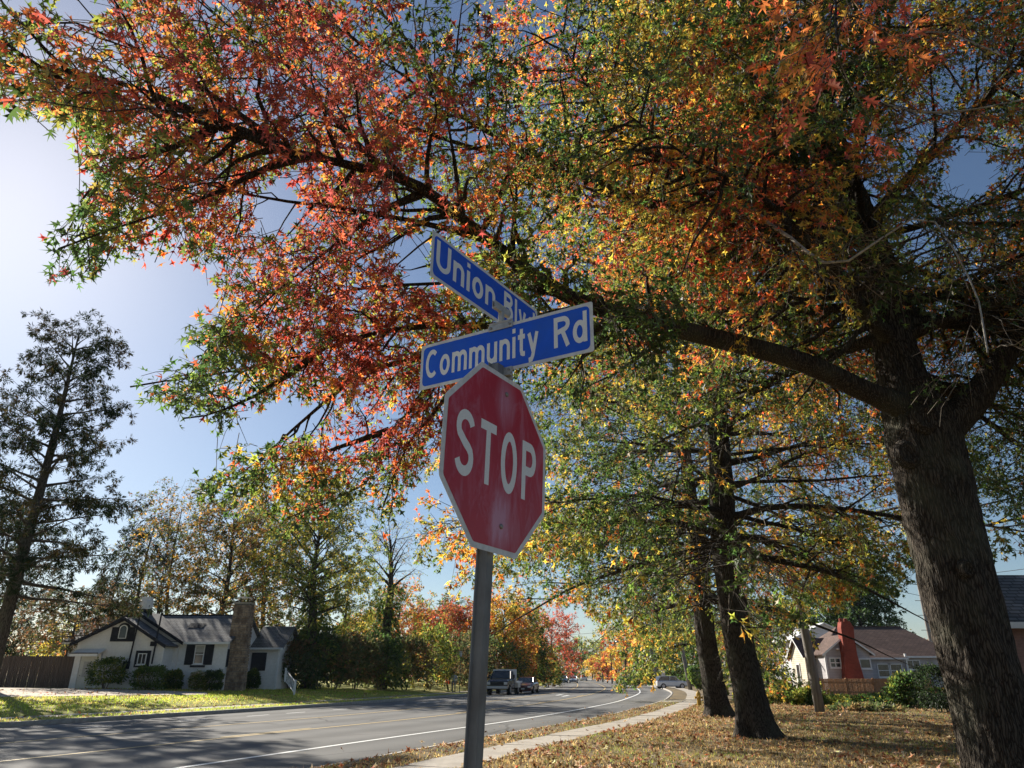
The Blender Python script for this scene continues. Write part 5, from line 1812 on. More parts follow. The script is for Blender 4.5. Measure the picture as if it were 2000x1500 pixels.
def shrub(name, label, c, rad, pal, seed, n=2600, leaf=0.14, cat='shrub', group=None, boxy=0.0, stems=6, lmat='leaf_far', rough=0.22, lod=3):
    """leafy volume on short stems; c is the ground point, rad=(rx,ry,height)"""
    rng = np.random.default_rng(seed)
    b = np.array(c, float)
    t = thing(name, label, cat, b, group=group)
    mb = MB()
    for k in range(stems):
        a = rng.uniform(0, 6.28)
        e = np.array([math.cos(a) * rad[0] * 0.55, math.sin(a) * rad[1] * 0.55, rad[2] * rng.uniform(0.5, 0.85)])
        mb.tube([(e[0] * 0.15, e[1] * 0.15, -0.05), tuple(e * [0.5, 0.5, 0.5]), tuple(e)], [0.03, 0.022, 0.008], 4)
    mb.build('stems', M['twig'], t)
    d = unit(rng.normal(0, 1, (n, 3)))
    d[:, 2] = np.where(d[:, 2] < -0.75, -d[:, 2], d[:, 2])
    if boxy:
        q = np.abs(d) ** (1 - boxy) * np.sign(d)
        d = q
    rr = rng.uniform(0.45, 1.0, n) ** 0.45
    bump = 1 + rough * (smooth_noise(d * 3, 1.4, seed + 2) - 0.5) * 2 + rng.normal(0, 0.05, n)
    p = d * (rr * bump)[:, None] * np.array([rad[0], rad[1], rad[2] / 2]) + [0, 0, rad[2] / 2]
    p[:, 2] = np.maximum(p[:, 2], 0.03)
    ax = unit(d + rng.normal(0, 0.6, (n, 3)))
    nn = d * 0.6 + UP * 0.6 + rng.normal(0, 0.5, (n, 3))
    v, f, cc = leaves_arrays(p, ax, nn, leaf * rng.uniform(0.6, 1.3, n), colours(p, pal, rng, 1.0, seed, 0.25), lod)
    o = link('foliage', make_mesh('foliage', v, f, cc), M[lmat], t)
    o['kind'] = 'stuff'
    return t


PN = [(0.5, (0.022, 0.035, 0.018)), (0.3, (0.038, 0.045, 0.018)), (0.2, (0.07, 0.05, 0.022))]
PBR = [(0.35, (0.06, 0.075, 0.025)), (0.2, BR), (0.32, (0.12, 0.115, 0.03)), (0.13, YO)]
PYG = [(0.3, GR), (0.4, OL), (0.2, YE), (0.1, DG)]
POR = [(0.2, GR), (0.22, OL), (0.22, YO), (0.22, OR), (0.06, RO), (0.08, BR)]
PRD = [(0.2, OL), (0.22, RO), (0.22, CR), (0.16, OR), (0.2, BR)]
PPK = [(0.2, BR), (0.35, RO), (0.3, (0.3, 0.07, 0.06)), (0.15, OR)]
PDG = [(0.55, DG), (0.35, GR), (0.1, OL)]
PMX = [(0.3, DG), (0.3, GR), (0.2, OL), (0.1, YE), (0.1, OR)]

# big dark conifers at the left edge
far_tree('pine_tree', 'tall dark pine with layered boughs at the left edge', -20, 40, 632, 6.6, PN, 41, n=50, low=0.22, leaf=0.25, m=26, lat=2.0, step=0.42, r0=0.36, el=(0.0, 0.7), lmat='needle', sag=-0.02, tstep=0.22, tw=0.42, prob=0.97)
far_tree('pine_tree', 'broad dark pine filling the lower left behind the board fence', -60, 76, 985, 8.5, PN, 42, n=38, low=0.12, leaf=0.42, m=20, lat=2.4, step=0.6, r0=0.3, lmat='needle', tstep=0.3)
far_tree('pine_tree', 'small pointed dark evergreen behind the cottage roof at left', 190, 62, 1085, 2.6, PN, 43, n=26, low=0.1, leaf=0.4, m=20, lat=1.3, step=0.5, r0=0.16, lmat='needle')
far_tree('yellow_shrub', 'bright yellow bush above the board fence', 100, 53, 1225, 1.4, [(0.5, YE), (0.4, OL), (0.1, GR)], 44, cat='bush', n=14, low=0.3, leaf=0.2, m=8, lat=0.8, step=0.3, r0=0.07)
far_tree('brown_tree', 'low brown and orange tree overhanging the cottage gable', 118, 50.0, 1172, 3.6, [(0.4, (0.05, 0.06, 0.025)), (0.4, (0.09, 0.06, 0.03)), (0.2, BR)], 45, n=24, low=0.5, leaf=0.2, m=8, lat=1.1, step=0.4, r0=0.12, el=(0.0, 0.5))
# behind the cottage
far_tree('slender_tree', 'slender many-stemmed tree with thin reddish leaves behind the cottage', 305, 66, 985, 5.4, PBR, 46, n=24, low=0.35, leaf=0.26, m=5, prob=0.75, stems=3, lat=1.8, r0=0.17, el=(0.4, 1.1))
far_tree('slender_tree', 'thin dark tree with tufted boughs left of the cottage flue', 245, 70, 1005, 4.2, PN, 47, n=18, low=0.45, leaf=0.4, m=20, lat=1.8, r0=0.2, lmat='needle')
far_tree('brown_tree', 'dense brown and green tree behind the cottage ridge', 410, 64, 1000, 6.6, PBR, 48, n=40, low=0.18, leaf=0.28, m=8, lat=2.0, r0=0.28, step=0.6)
far_tree('brown_tree', 'rusty tree behind the stone chimney', 500, 72, 1030, 6.4, PBR, 49, n=38, low=0.12, leaf=0.28, m=8, lat=2.0, r0=0.25, step=0.6)
far_tree('ivy_tree', 'yellow green tree with thick ivy on its trunk right of the cottage', 598, 58, 985, 6.0, PYG, 50, n=36, low=0.38, leaf=0.22, m=10, lat=2.0, r0=0.38, step=0.5, ivy=0.62, el=(0.3, 1.1))
far_tree('ivy_tree', 'nearly bare forked tree wrapped in dark ivy', 746, 66, 1045, 4.2, [(0.5, OL), (0.5, BR)], 51, n=13, low=0.62, leaf=0.18, m=4, prob=0.35, lat=1.7, r0=0.5, ivy=0.66, el=(0.7, 1.1), stems=1)
far_tree('yellow_tree', 'olive tree between the two ivy trunks', 665, 74, 1120, 4.0, PYG, 52, n=24, low=0.2, leaf=0.26, m=7, r0=0.2)
far_tree('orange_tree', 'orange tree behind the bare ivy trunk', 775, 92, 1165, 4.6, POR, 53, n=26, low=0.15, leaf=0.34, m=6, r0=0.2, prob=0.7)
far_tree('orange_tree', 'bright orange tree low behind the hedge', 705, 84, 1225, 4.2, POR, 54, n=24, low=0.12, leaf=0.34, m=8, r0=0.2)
far_tree('red_tree', 'pinkish red tree beside the small spruce', 835, 105, 1208, 5.0, PRD, 55, n=28, low=0.12, leaf=0.38, m=8, r0=0.2)
far_tree('spruce_tree', 'small pointed spruce among the red trees', 876, 98, 1168, 2.6, PDG, 56, n=26, low=0.1, leaf=0.5, m=18, lat=1.2, step=0.5, r0=0.16, lmat='needle', el=(-0.1, 0.5))
far_tree('red_tree', 'russet tree left of the sign post', 905, 92, 1200, 4.4, PRD, 57, n=28, low=0.12, leaf=0.34, m=8, r0=0.2)
far_tree('yellow_tree', 'yellow and orange tree right of the sign post', 985, 88, 1192, 4.2, [(0.25, OL), (0.3, YE), (0.25, YO), (0.2, OR)], 58, n=30, low=0.12, leaf=0.34, m=8, r0=0.2)
far_tree('orange_tree', 'orange green tree above the parked truck', 1022, 96, 1205, 4.0, PMX, 59, n=28, low=0.1, leaf=0.34, m=8, r0=0.2)
far_tree('pink_tree', 'thin pinkish red tree over the far parked cars', 1082, 118, 1212, 4.6, PPK, 60, n=26, low=0.22, leaf=0.34, m=6, prob=0.75, r0=0.18)
far_tree('roadside_tree', 'dark tree at the far bend of the road', 1108, 260, 1272, 8, PDG, 61, n=22, low=0.1, leaf=1.0, m=6, lat=3, step=1.6, tstep=0.9, r0=0.3, tw=1.6)
far_tree('roadside_tree', 'flat-topped pale tree closing the end of the road', 1158, 300, 1273, 10, PYG, 62, n=22, low=0.2, leaf=1.1, m=6, lat=3, step=1.6, tstep=0.9, r0=0.3, tw=1.6)
far_tree('roadside_tree', 'small yellow tree on the right far roadside', 1168, 215, 1296, 4, [(0.6, YE), (0.4, YO)], 63, n=16, low=0.25, leaf=0.7, m=6, lat=1.6, step=1.0, tstep=0.7, r0=0.2)
far_tree('roadside_tree', 'tall bare yellowish tree over the right far roadside', 1205, 190, 1240, 7, PYG, 64, n=24, low=0.25, leaf=0.6, m=5, prob=0.6, lat=2.6, step=1.2, tstep=0.7, r0=0.3)
far_tree('roadside_tree', 'crimson tree behind the street lamp', 1205, 165, 1280, 5, PRD, 65, n=22, low=0.15, leaf=0.6, m=7, lat=2, step=1.0, tstep=0.6, r0=0.2)
far_tree('roadside_tree', 'orange tree right of the street lamp', 1238, 140, 1255, 5.4, [(0.3, YE), (0.4, YO), (0.3, OR)], 66, n=24, low=0.12, leaf=0.5, m=7, lat=2, step=0.9, tstep=0.6, r0=0.2)
far_tree('roadside_tree', 'dense green tree behind the white parked car', 1318, 122, 1215, 6.5, PDG, 67, n=32, low=0.06, leaf=0.48, m=8, lat=2.2, step=0.8, tstep=0.5, r0=0.25)
far_tree('roadside_tree', 'green and brown tree between hedge and leaning pole', 1275, 132, 1228, 5.5, PMX, 68, n=28, low=0.06, leaf=0.48, m=8, lat=2.2, step=0.8, tstep=0.5, r0=0.25)
far_tree('roadside_tree', 'dark green tree behind the row oaks', 1385, 110, 1190, 6.5, PDG, 69, n=32, low=0.06, leaf=0.45, m=8, lat=2.2, step=0.8, tstep=0.5, r0=0.25)
far_tree('willow_tree', 'rounded green tree above the grey house roof', 1702, 100, 1142, 5.4, [(0.4, DG), (0.5, (0.05, 0.085, 0.03)), (0.1, GR)], 70, n=52, low=0.2, leaf=0.42, m=10, lat=2.4, step=0.6, tstep=0.4, r0=0.3, el=(0.0, 1.2))
far_tree('willow_tree', 'darker green tree left of the red chimney', 1635, 104, 1165, 5.5, PDG, 71, n=36, low=0.2, leaf=0.42, m=9, lat=2.2, step=0.6, tstep=0.4, r0=0.3)
far_tree('roadside_tree', 'bushy green tree left of the pale house', 1500, 96, 1205, 5.5, PMX, 73, n=30, low=0.06, leaf=0.42, m=8, lat=2.2, step=0.8, tstep=0.5, r0=0.25)

# distant woods closing the view
rng = np.random.default_rng(77)
n = 36000
xw = rng.uniform(-190, 190, n)
yw = 175 + rng.uniform(0, 30, n) + np.abs(xw) * 0.15
hw = 7 + 4 * smooth_noise(np.c_[xw, yw * 0, xw * 0], 0.18, 5) + 3 * smooth_noise(np.c_[xw, yw * 0, xw * 0], 0.7, 6)
gap = np.abs(xw - 24) < 16
zw = rng.random(n) ** 0.7 * hw
pw = np.c_[xw, yw, zw][~gap]
k = len(pw)
v, f, cc = leaves_arrays(pw, rng.normal(0, 1, (k, 3)), rng.normal(0, 1, (k, 3)) + UP, rng.uniform(0.5, 1.3, k), colours(pw, [(0.4, (0.05, 0.06, 0.025)), (0.3, BR), (0.2, OL), (0.1, OR)], rng, 0.12, 9), 3)
o = link('distant_woods', make_mesh('distant_woods', v, f, cc), M['leaf_far'])
tag(o, 'hazy band of mixed autumn woods along the horizon', 'woods', kind='stuff')

# hedgerow of dark shrubs along the far lawn
HG = 'dark shrubs along the far lawn'
PHD = [(0.45, (0.06, 0.08, 0.03)), (0.3, (0.10, 0.095, 0.035)), (0.25, (0.15, 0.095, 0.04))]
hl = ['dark shrub mass beside the white stair rail', 'tall dark shrub at the foot of the thick ivy trunk', 'rounded dark shrub right of the thick ivy trunk', 'dark shrub between the two ivy trunks', 'dark shrub at the foot of the bare ivy trunk',
      'olive shrub right of the bare ivy trunk', 'yellow-leaved shrub left of the walking person', 'dark shrub directly behind the walking person', 'shrub hidden partly by the sign post', 'shrub behind the parked truck', 'green bush beside the dark red car', 'yellowish bush beyond the parked cars']
for i, (px, Y, top, rx, pl) in enumerate(((566, 57, 1258, 1.9, PHD), (612, 59, 1222, 2.1, PDG), (652, 60, 1240, 2.2, PHD), (695, 62, 1245, 2.2, PHD), (742, 64, 1240, 2.3, PDG),
                                          (790, 67, 1248, 2.4, PHD), (836, 70, 1228, 2.4, PYG), (880, 73, 1248, 2.4, PHD), (925, 78, 1245, 2.6, PHD), (975, 84, 1250, 2.8, PDG), (1040, 96, 1262, 2.6, PMX), (1070, 110, 1290, 2.2, PYG))):
    v = ray(px, 1335)
    x = v[0] / v[1] * Y
    zb = tz1(x, Y)
    shrub('hedge_shrub', hl[i], (x, Y, zb), (rx, 1.8, P(px, top, Y)[2] - zb), pl, 100 + i, n=4200, leaf=0.26, group=HG, rough=0.35)

# planting in front of the cottage
fl = ['large round dark bush beside the cottage door', 'clipped green bush under the small cottage window', 'low dark bush in the cottage corner', 'pale flowering bush under the shuttered window', 'clipped dark bush right of the shuttered window', 'low bush at the foot of the wing wall']
for i, (px, Y, top, bot, w, pl, bx) in enumerate(((203, 47.0, 1283, 1347, 35, PDG, 0), (288, 47.2, 1303, 1343, 30, [(0.5, GR), (0.4, DG), (0.1, OL)], 0.35), (337, 49.0, 1311, 1342, 14, PDG, 0.3),
                                                 (384, 49.0, 1312, 1340, 17, [(0.4, GR), (0.3, OL), (0.3, (0.4, 0.36, 0.25))], 0), (414, 49.2, 1311, 1338, 17, PDG, 0.35), (492, 53.6, 1310, 1336, 14, PDG, 0))):
    a = P(px, bot, Y)
    shrub('foundation_bush', fl[i], (a[0], Y, tz1(a[0], Y)), (w / 1499 * Y, w / 1499 * Y * 0.8, P(px, top, Y)[2] - tz1(a[0], Y)), pl, 130 + i, n=3200, leaf=0.13, boxy=bx, group='bushes in front of the cottage')

# right side planting
rl = ['sunlit yellow green bush left of the leaning grey pole', 'leafy bush at the foot of the leaning grey pole', 'low sunlit bush below the cedar fence', 'shaded bush in front of the cedar fence', 'feathery dark bush before the cedar fence', 'yellow-tipped bush beside the dark clipped hedge', 'low shaded bush at the right of the lawn', 'small weedy bush at the third oak']
for i, (px, Y, top, w, pl) in enumerate(((1535, 43, 1335, 40, PYG), (1580, 41, 1350, 34, [(0.5, GR), (0.5, OL)]), (1655, 42, 1362, 45, PYG), (1720, 40, 1360, 50, PMX), (1780, 38, 1322, 38, PDG), (1838, 39, 1350, 30, PMX), (1690, 35, 1378, 60, PHD), (1460, 46, 1352, 20, PYG))):
    v = ray(px, 1380)
    x = v[0] / v[1] * Y
    zb = 0.12
    shrub('lawn_bush', rl[i], (x, Y, zb), (w / 1499 * Y, w / 1499 * Y * 0.8, P(px, top, Y)[2] - zb), pl, 150 + i, n=3400, leaf=0.16, group='bushes behind the oak row', rough=0.4)
shrub('clipped_hedge', 'dark clipped rounded hedge beside the nearest oak trunk', (845 / 1505 * 33.0, 33.0, 0.12), (1.05, 1.0, P(1845, 1300, 33)[2] - 0.12), [(0.7, (0.012, 0.02, 0.009)), (0.3, (0.02, 0.032, 0.012))], 171, n=7000, leaf=0.1, cat='hedge', boxy=0.45, rough=0.08)  # near-black leaf colours: shade of the trees is put into this palette
a = G(1368, 1348, 0.12)
tpo = thing('topiary', 'vase-shaped clipped bush beside the white parked car', 'shrub', a)
rng = np.random.default_rng(172)
k = 4200
hh = (P(1368, 1303, a[1])[2] - 0.12)
u = rng.random(k)
rr = (0.35 + 1.0 * np.minimum(u / 0.45, 1) ** 1.3) * np.where(u > 0.85, np.sqrt(np.clip(1 - ((u - 0.85) / 0.15) ** 2, 0, 1)) * 0.9 + 0.1, 1) * (20 / 1499 * a[1] / 1.35)
an = rng.uniform(0, 6.28, k)
q = np.sqrt(rng.uniform(0.5, 1, k))
p = np.c_[rr * q * np.cos(an), rr * q * np.sin(an), 0.15 + u * hh]
v, f, cc = leaves_arrays(p, np.c_[np.cos(an), np.sin(an), rng.normal(0.3, 0.5, k)], UP * 0.6 + rng.normal(0, 0.6, (k, 3)), rng.uniform(0.12, 0.26, k), colours(p, [(0.4, DG), (0.5, GR), (0.1, OL)], rng, 0.8, 4), 3)
o = link('foliage', make_mesh('foliage', v, f, cc), M['leaf_far'], tpo)
o['kind'] = 'stuff'
MB().tube([(0, 0, -0.1), (0.03, 0, 0.5), (0, 0, 1.2)], [0.12, 0.09, 0.05], 6).build('stem', M['twig'], tpo)
for i, (px, Y, top, w, pl, lb) in enumerate(((1256, 128, 1318, 16, [(0.5, GR), (0.5, OL)], 'flat-topped hedge by the far kerb, left of the leaning pole'), (1277, 120, 1314, 12, PDG, 'dark rounded hedge touching the leaning pole'), (1243, 138, 1308, 8, PDG, 'tall green bush at the end of the white wall'),
                                            (1330, 118, 1305, 32, PDG, 'dark hedge behind the white parked car'), (1398, 62, 1338, 18, PYG, 'leafy bush beside the hydrant'))):
    v = ray(px, 1335)
    x = v[0] / v[1] * Y
    shrub('roadside_hedge', lb, (x, Y, 0.12), (w / 1499 * Y, 1.2, P(px, top, Y)[2] - 0.12), pl, 180 + i, n=2600, leaf=0.3 if Y > 90 else 0.18, group='hedges by the far kerb', boxy=0.35, rough=0.12)

# ---------------------------------------------------------------- grass and fallen leaves
def scatter_ground(name, label, region, n, seed, size, pal, m, lod, dens=None, cat='leaves', upright=0.0, lift=0.01, flat=0.5):
    rng = np.random.default_rng(seed)
    x, y = region(rng, n)
    d, _ = signed(x, y)
    if dens is not None:
        k = rng.random(len(x)) < dens(x, y, d)
        x, y, d = x[k], y[k], d[k]
    z = np.interp(d, PROF[:, 0], PROF[:, 1]) + lift
    z = np.where((d < -3.15) & (d > -4.32), 0.145 + lift * 0.5, z)
    z = np.where((d < -4.32) & (d > -5.42), 0.142 + lift * 0.4, z)
    z = np.where(d < -5.42, 0.14 + lift, z)
    p = np.c_[x, y, z]
    k = len(p)
    if upright:
        ax = unit(rng.normal(0, 0.45, (k, 3)) + UP)
        nn = rng.normal(0, 1, (k, 3))
    else:
        ax = unit(np.c_[rng.normal(0, 1, (k, 2)), rng.normal(0.05, 0.28, k)])
        nn = UP + rng.normal(0, flat, (k, 3))
    v, f, cc = leaves_arrays(p, ax, nn, size * rng.uniform(0.6, 1.25, k), colours(p, pal, rng, 1.0, seed, 0.4, 0.3), lod)
    o = link(name, make_mesh(name, v, f, cc), M[m])
    return tag(o, label, cat, kind='stuff')


def region_y(y0, y1, power, d0, d1):
    def f(rng, n):
        y = y0 + (y1 - y0) * rng.random(n) ** power
        idx = np.interp(y, REF[:, 1], np.arange(len(REF)))
        x0 = np.interp(y, REF[:, 1], REF[:, 0])
        d = rng.uniform(d0, d1, n)
        return x0 - d * 1.07, y
    return f


def lawn_dens(x, y, d):
    p = np.c_[x, y, x * 0]
    c = 0.06 + 0.94 * smooth_noise(p, 0.9, 31) ** 1.5 * (0.3 + 0.7 * smooth_noise(p, 3.5, 32))
    base = np.where(d < -5.42, 1.0, np.where(d < -4.32, 0.035, np.where(d < -3.05, 0.75, 0.012)))
    return np.clip(c * base, 0, 1)


LIT = [(0.2, (0.24, 0.135, 0.06)), (0.3, (0.34, 0.22, 0.115)), (0.25, (0.52, 0.38, 0.25)), (0.18, (0.15, 0.075, 0.045)), (0.07, (0.32, 0.13, 0.06))]
scatter_ground('fallen_leaves', 'brown and tan fallen oak leaves strewn over the near lawn, verge and walk', region_y(12, 42, 1.5, -20, 0), 60000, 201, 0.155, LIT, 'litter', 2, lawn_dens, lift=0.02, flat=0.7)
scatter_ground('fallen_leaves', 'sparse pale fallen leaves dotted over the far green lawn', region_y(26, 60, 1.0, 14.3, 30), 2600, 202, 0.15, LIT, 'litter', 3, lift=0.03)
DRY = [(0.35, (0.25, 0.18, 0.075)), (0.3, (0.18, 0.125, 0.05)), (0.2, (0.13, 0.09, 0.045)), (0.15, (0.14, 0.15, 0.035))]
GRN = [(0.5, (0.24, 0.29, 0.035)), (0.3, (0.34, 0.35, 0.06)), (0.2, (0.40, 0.33, 0.10))]


def blades(name, label, region, n, seed, h, pal, dens=None):
    rng = np.random.default_rng(seed)
    x, y = region(rng, n)
    d, _ = signed(x, y)
    drive = in_poly(x, y, DRIVE)
    ok = ~drive & (((d < -3.12) & (d > -4.36)) | (d < -5.38) | ((d > 14.25) & (d < 15.6)) | (d > 16.85))
    x, y, d = x[ok], y[ok], d[ok]
    z = np.where(d > 0, np.interp(d, PROF[:, 0], PROF[:, 1]), 0.125)
    k = len(x)
    p = np.c_[x, y, z]
    a = rng.uniform(0, 6.28, k)
    s = np.c_[np.cos(a), np.sin(a), a * 0] * (0.012 + 0.01 * rng.random(k))[:, None] * (h / 0.07)
    tip = p + np.c_[rng.normal(0, 0.45 * h, (k, 2)), h * rng.uniform(0.5, 1.3, k)]
    v = np.stack([p - s, p + s, tip], 1).reshape(-1, 3)
    f = np.arange(3 * k).reshape(-1, 3)
    c = np.repeat(colours(p, pal, rng, 0.7, seed, 0.3, 0.25), 3, 0)
    o = link(name, make_mesh(name, v, f, c), M['leaf_far'])
    return tag(o, label, 'grass', kind='stuff')


blades('grass', 'dry straw coloured grass on the near lawn and verge', region_y(12, 48, 1.5, -20, -3), 80000, 211, 0.06, DRY)
blades('grass', 'short green grass on the far lawn', region_y(24, 62, 1.0, 14.2, 30), 45000, 212, 0.09, GRN)

# ---------------------------------------------------------------- poles, wires, hydrant, vehicles, person
M['pole_wood'] = nmat('grey_pole_wood', (0.14, 0.125, 0.11), (0.28, 0.255, 0.23), 3, 0.9, 0.3, (6, 6, 0.4))
M['pole_dark'] = nmat('dark_pole_wood', (0.04, 0.033, 0.028), (0.08, 0.066, 0.055), 3, 0.9, 0.3, (6, 6, 0.4))
M['wire'] = mat('wire', (0.015, 0.015, 0.016), 0.7)
M['galv'] = mat('galvanised', (0.35, 0.36, 0.36), 0.5, 0.6)
M['green_metal'] = mat('green_metal', (0.05, 0.10, 0.07), 0.5, 0.2)
M['hydrant_yellow'] = nmat('hydrant_yellow', (0.42, 0.25, 0.02), (0.58, 0.37, 0.04), 7, 0.55, 0.1, c3=(0.2, 0.1, 0.03), scale3=5, amt3=0.6)


def on_ground(px, Y, z=0.12):
    v = ray(px, 1340)
    return np.array([v[0] / v[1] * Y, Y, z])


def pole(label, base, top, r0, r1, m='pole_wood', arms=(), name='utility_pole', group='utility poles', ins=True):
    b, t_ = np.array(base, float), np.array(top, float)
    t = thing(name, label, 'pole', b, group=group)
    k = 7
    pts = [b + (t_ - b) * u + np.array([0.02 * math.sin(u * 7), 0, 0]) for u in np.linspace(-0.02, 1, k)]
    MB().tube(np.array(pts) - b, np.linspace(r0, r1, k), 12).build('shaft', M[m], t, smooth=True)
    for u, L_, az in arms:
        c = (t_ - b) * u
        dx, dy = math.cos(az) * L_ / 2, math.sin(az) * L_ / 2
        a = MB()
        a.tube([(c[0] - dx, c[1] - dy, c[2]), (c[0] + dx, c[1] + dy, c[2])], 0.06, 6)
        ao = a.build('crossarm', M[m], t)
        if ins:
            for s in (-0.92, -0.5, 0.5, 0.92):
                MB().lathe([(0.02, 0), (0.05, 0.05), (0.03, 0.08), (0.05, 0.12), (0.02, 0.16)], (c[0] + dx * s, c[1] + dy * s, c[2] + 0.06), 6).build('insulator', M['galv'], ao)
    return t


p1 = G(1602, 1392, 0.12)
p1t = P(1570, 1190, p1[1]) + np.array([-0.15, 0, 0])
p1t = p1 + (p1t - p1) * (8.6 / (p1t[2] - p1[2]))
pole('leaning weathered grey utility pole in front of the grey house', p1, p1t, 0.21, 0.15, arms=((0.97, 2.4, 0.6),))
b = on_ground(1396, 62)
pole('pale grey pole just left of the third oak trunk', b, b + np.array([-1.2, 0, 9.5]), 0.2, 0.14)
b = on_ground(1348, 84)
pole('leaning grey pole with dark foot beside the white parked car', b, b + np.array([-1.3, 0, 10.0]), 0.24, 0.16)
b = on_ground(1286, 112)
pole('leaning pale pole by the rounded hedge', b, b + np.array([-1.3, 0, 9]), 0.26, 0.18)
b = on_ground(1248, 135)
pole('upright grey pole at the end of the white wall', b, b + np.array([0, 0, 9]), 0.2, 0.16)
b = on_ground(1803, 150)
b = np.array([P(1817, 1247, 150)[0], 150, 0.1])
tt = P(1793, 1138, 150)
u_ = 1 - np.array([0.08, 0.26, 0.44, 0.62]) * 0.8
pole('tall distant transmission pole with crossarms above the roofs', b, tt, 0.42, 0.28, arms=tuple((u, 3.0, 0.1) for u in (1 - 0.2 * 0.93, 1 - 0.36 * 0.93, 1 - 0.52 * 0.93)), group='transmission poles', ins=False)
rp = np.array([21.5, 12.0, 0.12])
pole('wooden utility pole carrying the right ends of the cables', rp, rp + np.array([0, 0, 9.0]), 0.2, 0.15, arms=((0.96, 2.4, 0.6),))
for px, Y, top, lb in ((1178, 190, 1278, 'thin far pole at the right roadside, nearest the road end'), (1187, 172, 1272, 'second thin far pole on the right roadside'), (1196, 158, 1265, 'third thin far pole on the right roadside')):
    b = on_ground(px, Y)
    pole(lb, b, (b[0], Y, P(px, top, Y)[2]), 0.16, 0.12, 'pole_dark', arms=((0.93, 2.6, 0.2),), ins=False)

# street lamp
b = on_ground(1224, 128)
sl = thing('street_lamp', 'dark street lamp with hooked head on the right roadside', 'street lamp', b)
zt = P(1222, 1262, 128)[2] - 0.12
MB().tube([(0, 0, -0.1), (0, 0, zt * 0.5), (0, 0, zt)], [0.16, 0.13, 0.1], 10).build('shaft', M['pole_dark'], sl)
MB().tube([(0, 0, zt), (-0.1, 0, zt + 0.5), (-0.5, 0, zt + 0.8), (-1.1, 0, zt + 0.75)], 0.05, 6).build('arm', M['pole_dark'], sl)
MB().lathe([(0.03, 0.2), (0.2, 0.15), (0.3, 0.0), (0.26, -0.1), (0.05, -0.16)], (-1.2, 0, zt + 0.7), 10).build('lamp_head', M['galv'], sl)


def wire(label, a, b, sag, r=0.014, n=14, group='overhead wires'):
    a, b = np.array(a, float), np.array(b, float)
    u = np.linspace(0, 1, n)[:, None]
    p = a + (b - a) * u - UP * sag * 4 * u * (1 - u)
    o = MB().tube(p, r, 4).build('overhead_wire', M['wire'])
    return tag(o, label, 'wire', group)


top1 = p1t
for i, (dz, sg, r) in enumerate(((-0.1, 0.25, 0.02), (-0.1, 0.32, 0.02), (-0.9, 0.3, 0.05), (-1.5, 0.35, 0.032), (-2.2, 0.4, 0.04))):
    off = (-0.8, 0.7, 0, 0, 0)[i]
    wire(('uppermost thin wire at the right edge', 'second thin wire at the right edge', 'thick black cable at the right edge, uppermost of the cables', 'middle cable at the right edge', 'lowest cable at the right edge')[i],
         top1 + np.array([off * 0.8, off * 0.5, dz]), rp + np.array([off * 0.8, off * 0.5, 8.8 + dz * 0.8]), sg, r)
for i, (ya, yb, Y) in enumerate(((1238, 1245, 128), (1263, 1258, 150), (1279, 1272, 150), (1284, 1279, 160))):
    xl, xr = 920, 1215
    wire(('topmost wire crossing over the far road', 'second wire crossing over the far road', 'third wire crossing over the far road', 'lowest wire crossing over the far road')[i], P(xl, ya + 4, Y + 30), P(xr, yb - 14, Y - 5), 0.5, 0.03)
wire('thin wire sagging above the grey house roof', P(1500, 1150, 75), P(2100, 1098, 42), 0.4, 0.016)

# roadside signs
def road_sign(label, base, h, w, ph, m_face, brace=None, name='road_sign'):
    t = thing(name, label, 'sign', base)
    MB().bb(-0.035, 0.035, -0.02, 0.02, -0.1, h).build('post', M['green_metal'], t)
    pl = MB().prism([(x, z + h - ph / 2) for x, z in rrect(w, ph, 0.04, 3)], -0.045, -0.03).build('panel', M[m_face], t)
    if brace:
        MB().tube([(0, 0, h * 0.75), (brace, 0, 0)], 0.05, 6).build('brace', M['green_metal'], t)
    return t


b = on_ground(1297, 106)
road_sign('small white road sign on a braced green post at the right kerb', b, P(1295, 1308, 106)[2] - 0.12, 0.5, 0.85, 'sign_white', brace=1.1)
b = on_ground(898, 70, 0.2)
b[2] = tz1(b[0], b[1])
road_sign('thin grey sign post beside the walking person', b, P(898, 1272, 70)[2] - b[2], 0.3, 0.45, 'sign_back')
b = on_ground(1059, 112, 0.2)
b[2] = tz1(b[0], b[1])
road_sign('white hanging sign board on the far left kerb beyond the cars', b, P(1058, 1301, 112)[2] - b[2], 1.0, 0.7, 'sign_white')
b = np.array([-25.6, 35.5, tz1(-25.6, 35.5)])
t = thing('white_board', 'edge of a white framed board at the far left', 'sign', b)
MB().bb(-0.07, 0.07, -0.05, 0.05, -0.1, 2.6).build('post', M['white_trim'], t)
MB().bb(-1.6, -0.07, -0.04, 0.04, 1.2, 2.5).build('panel', M['sign_white'], t)

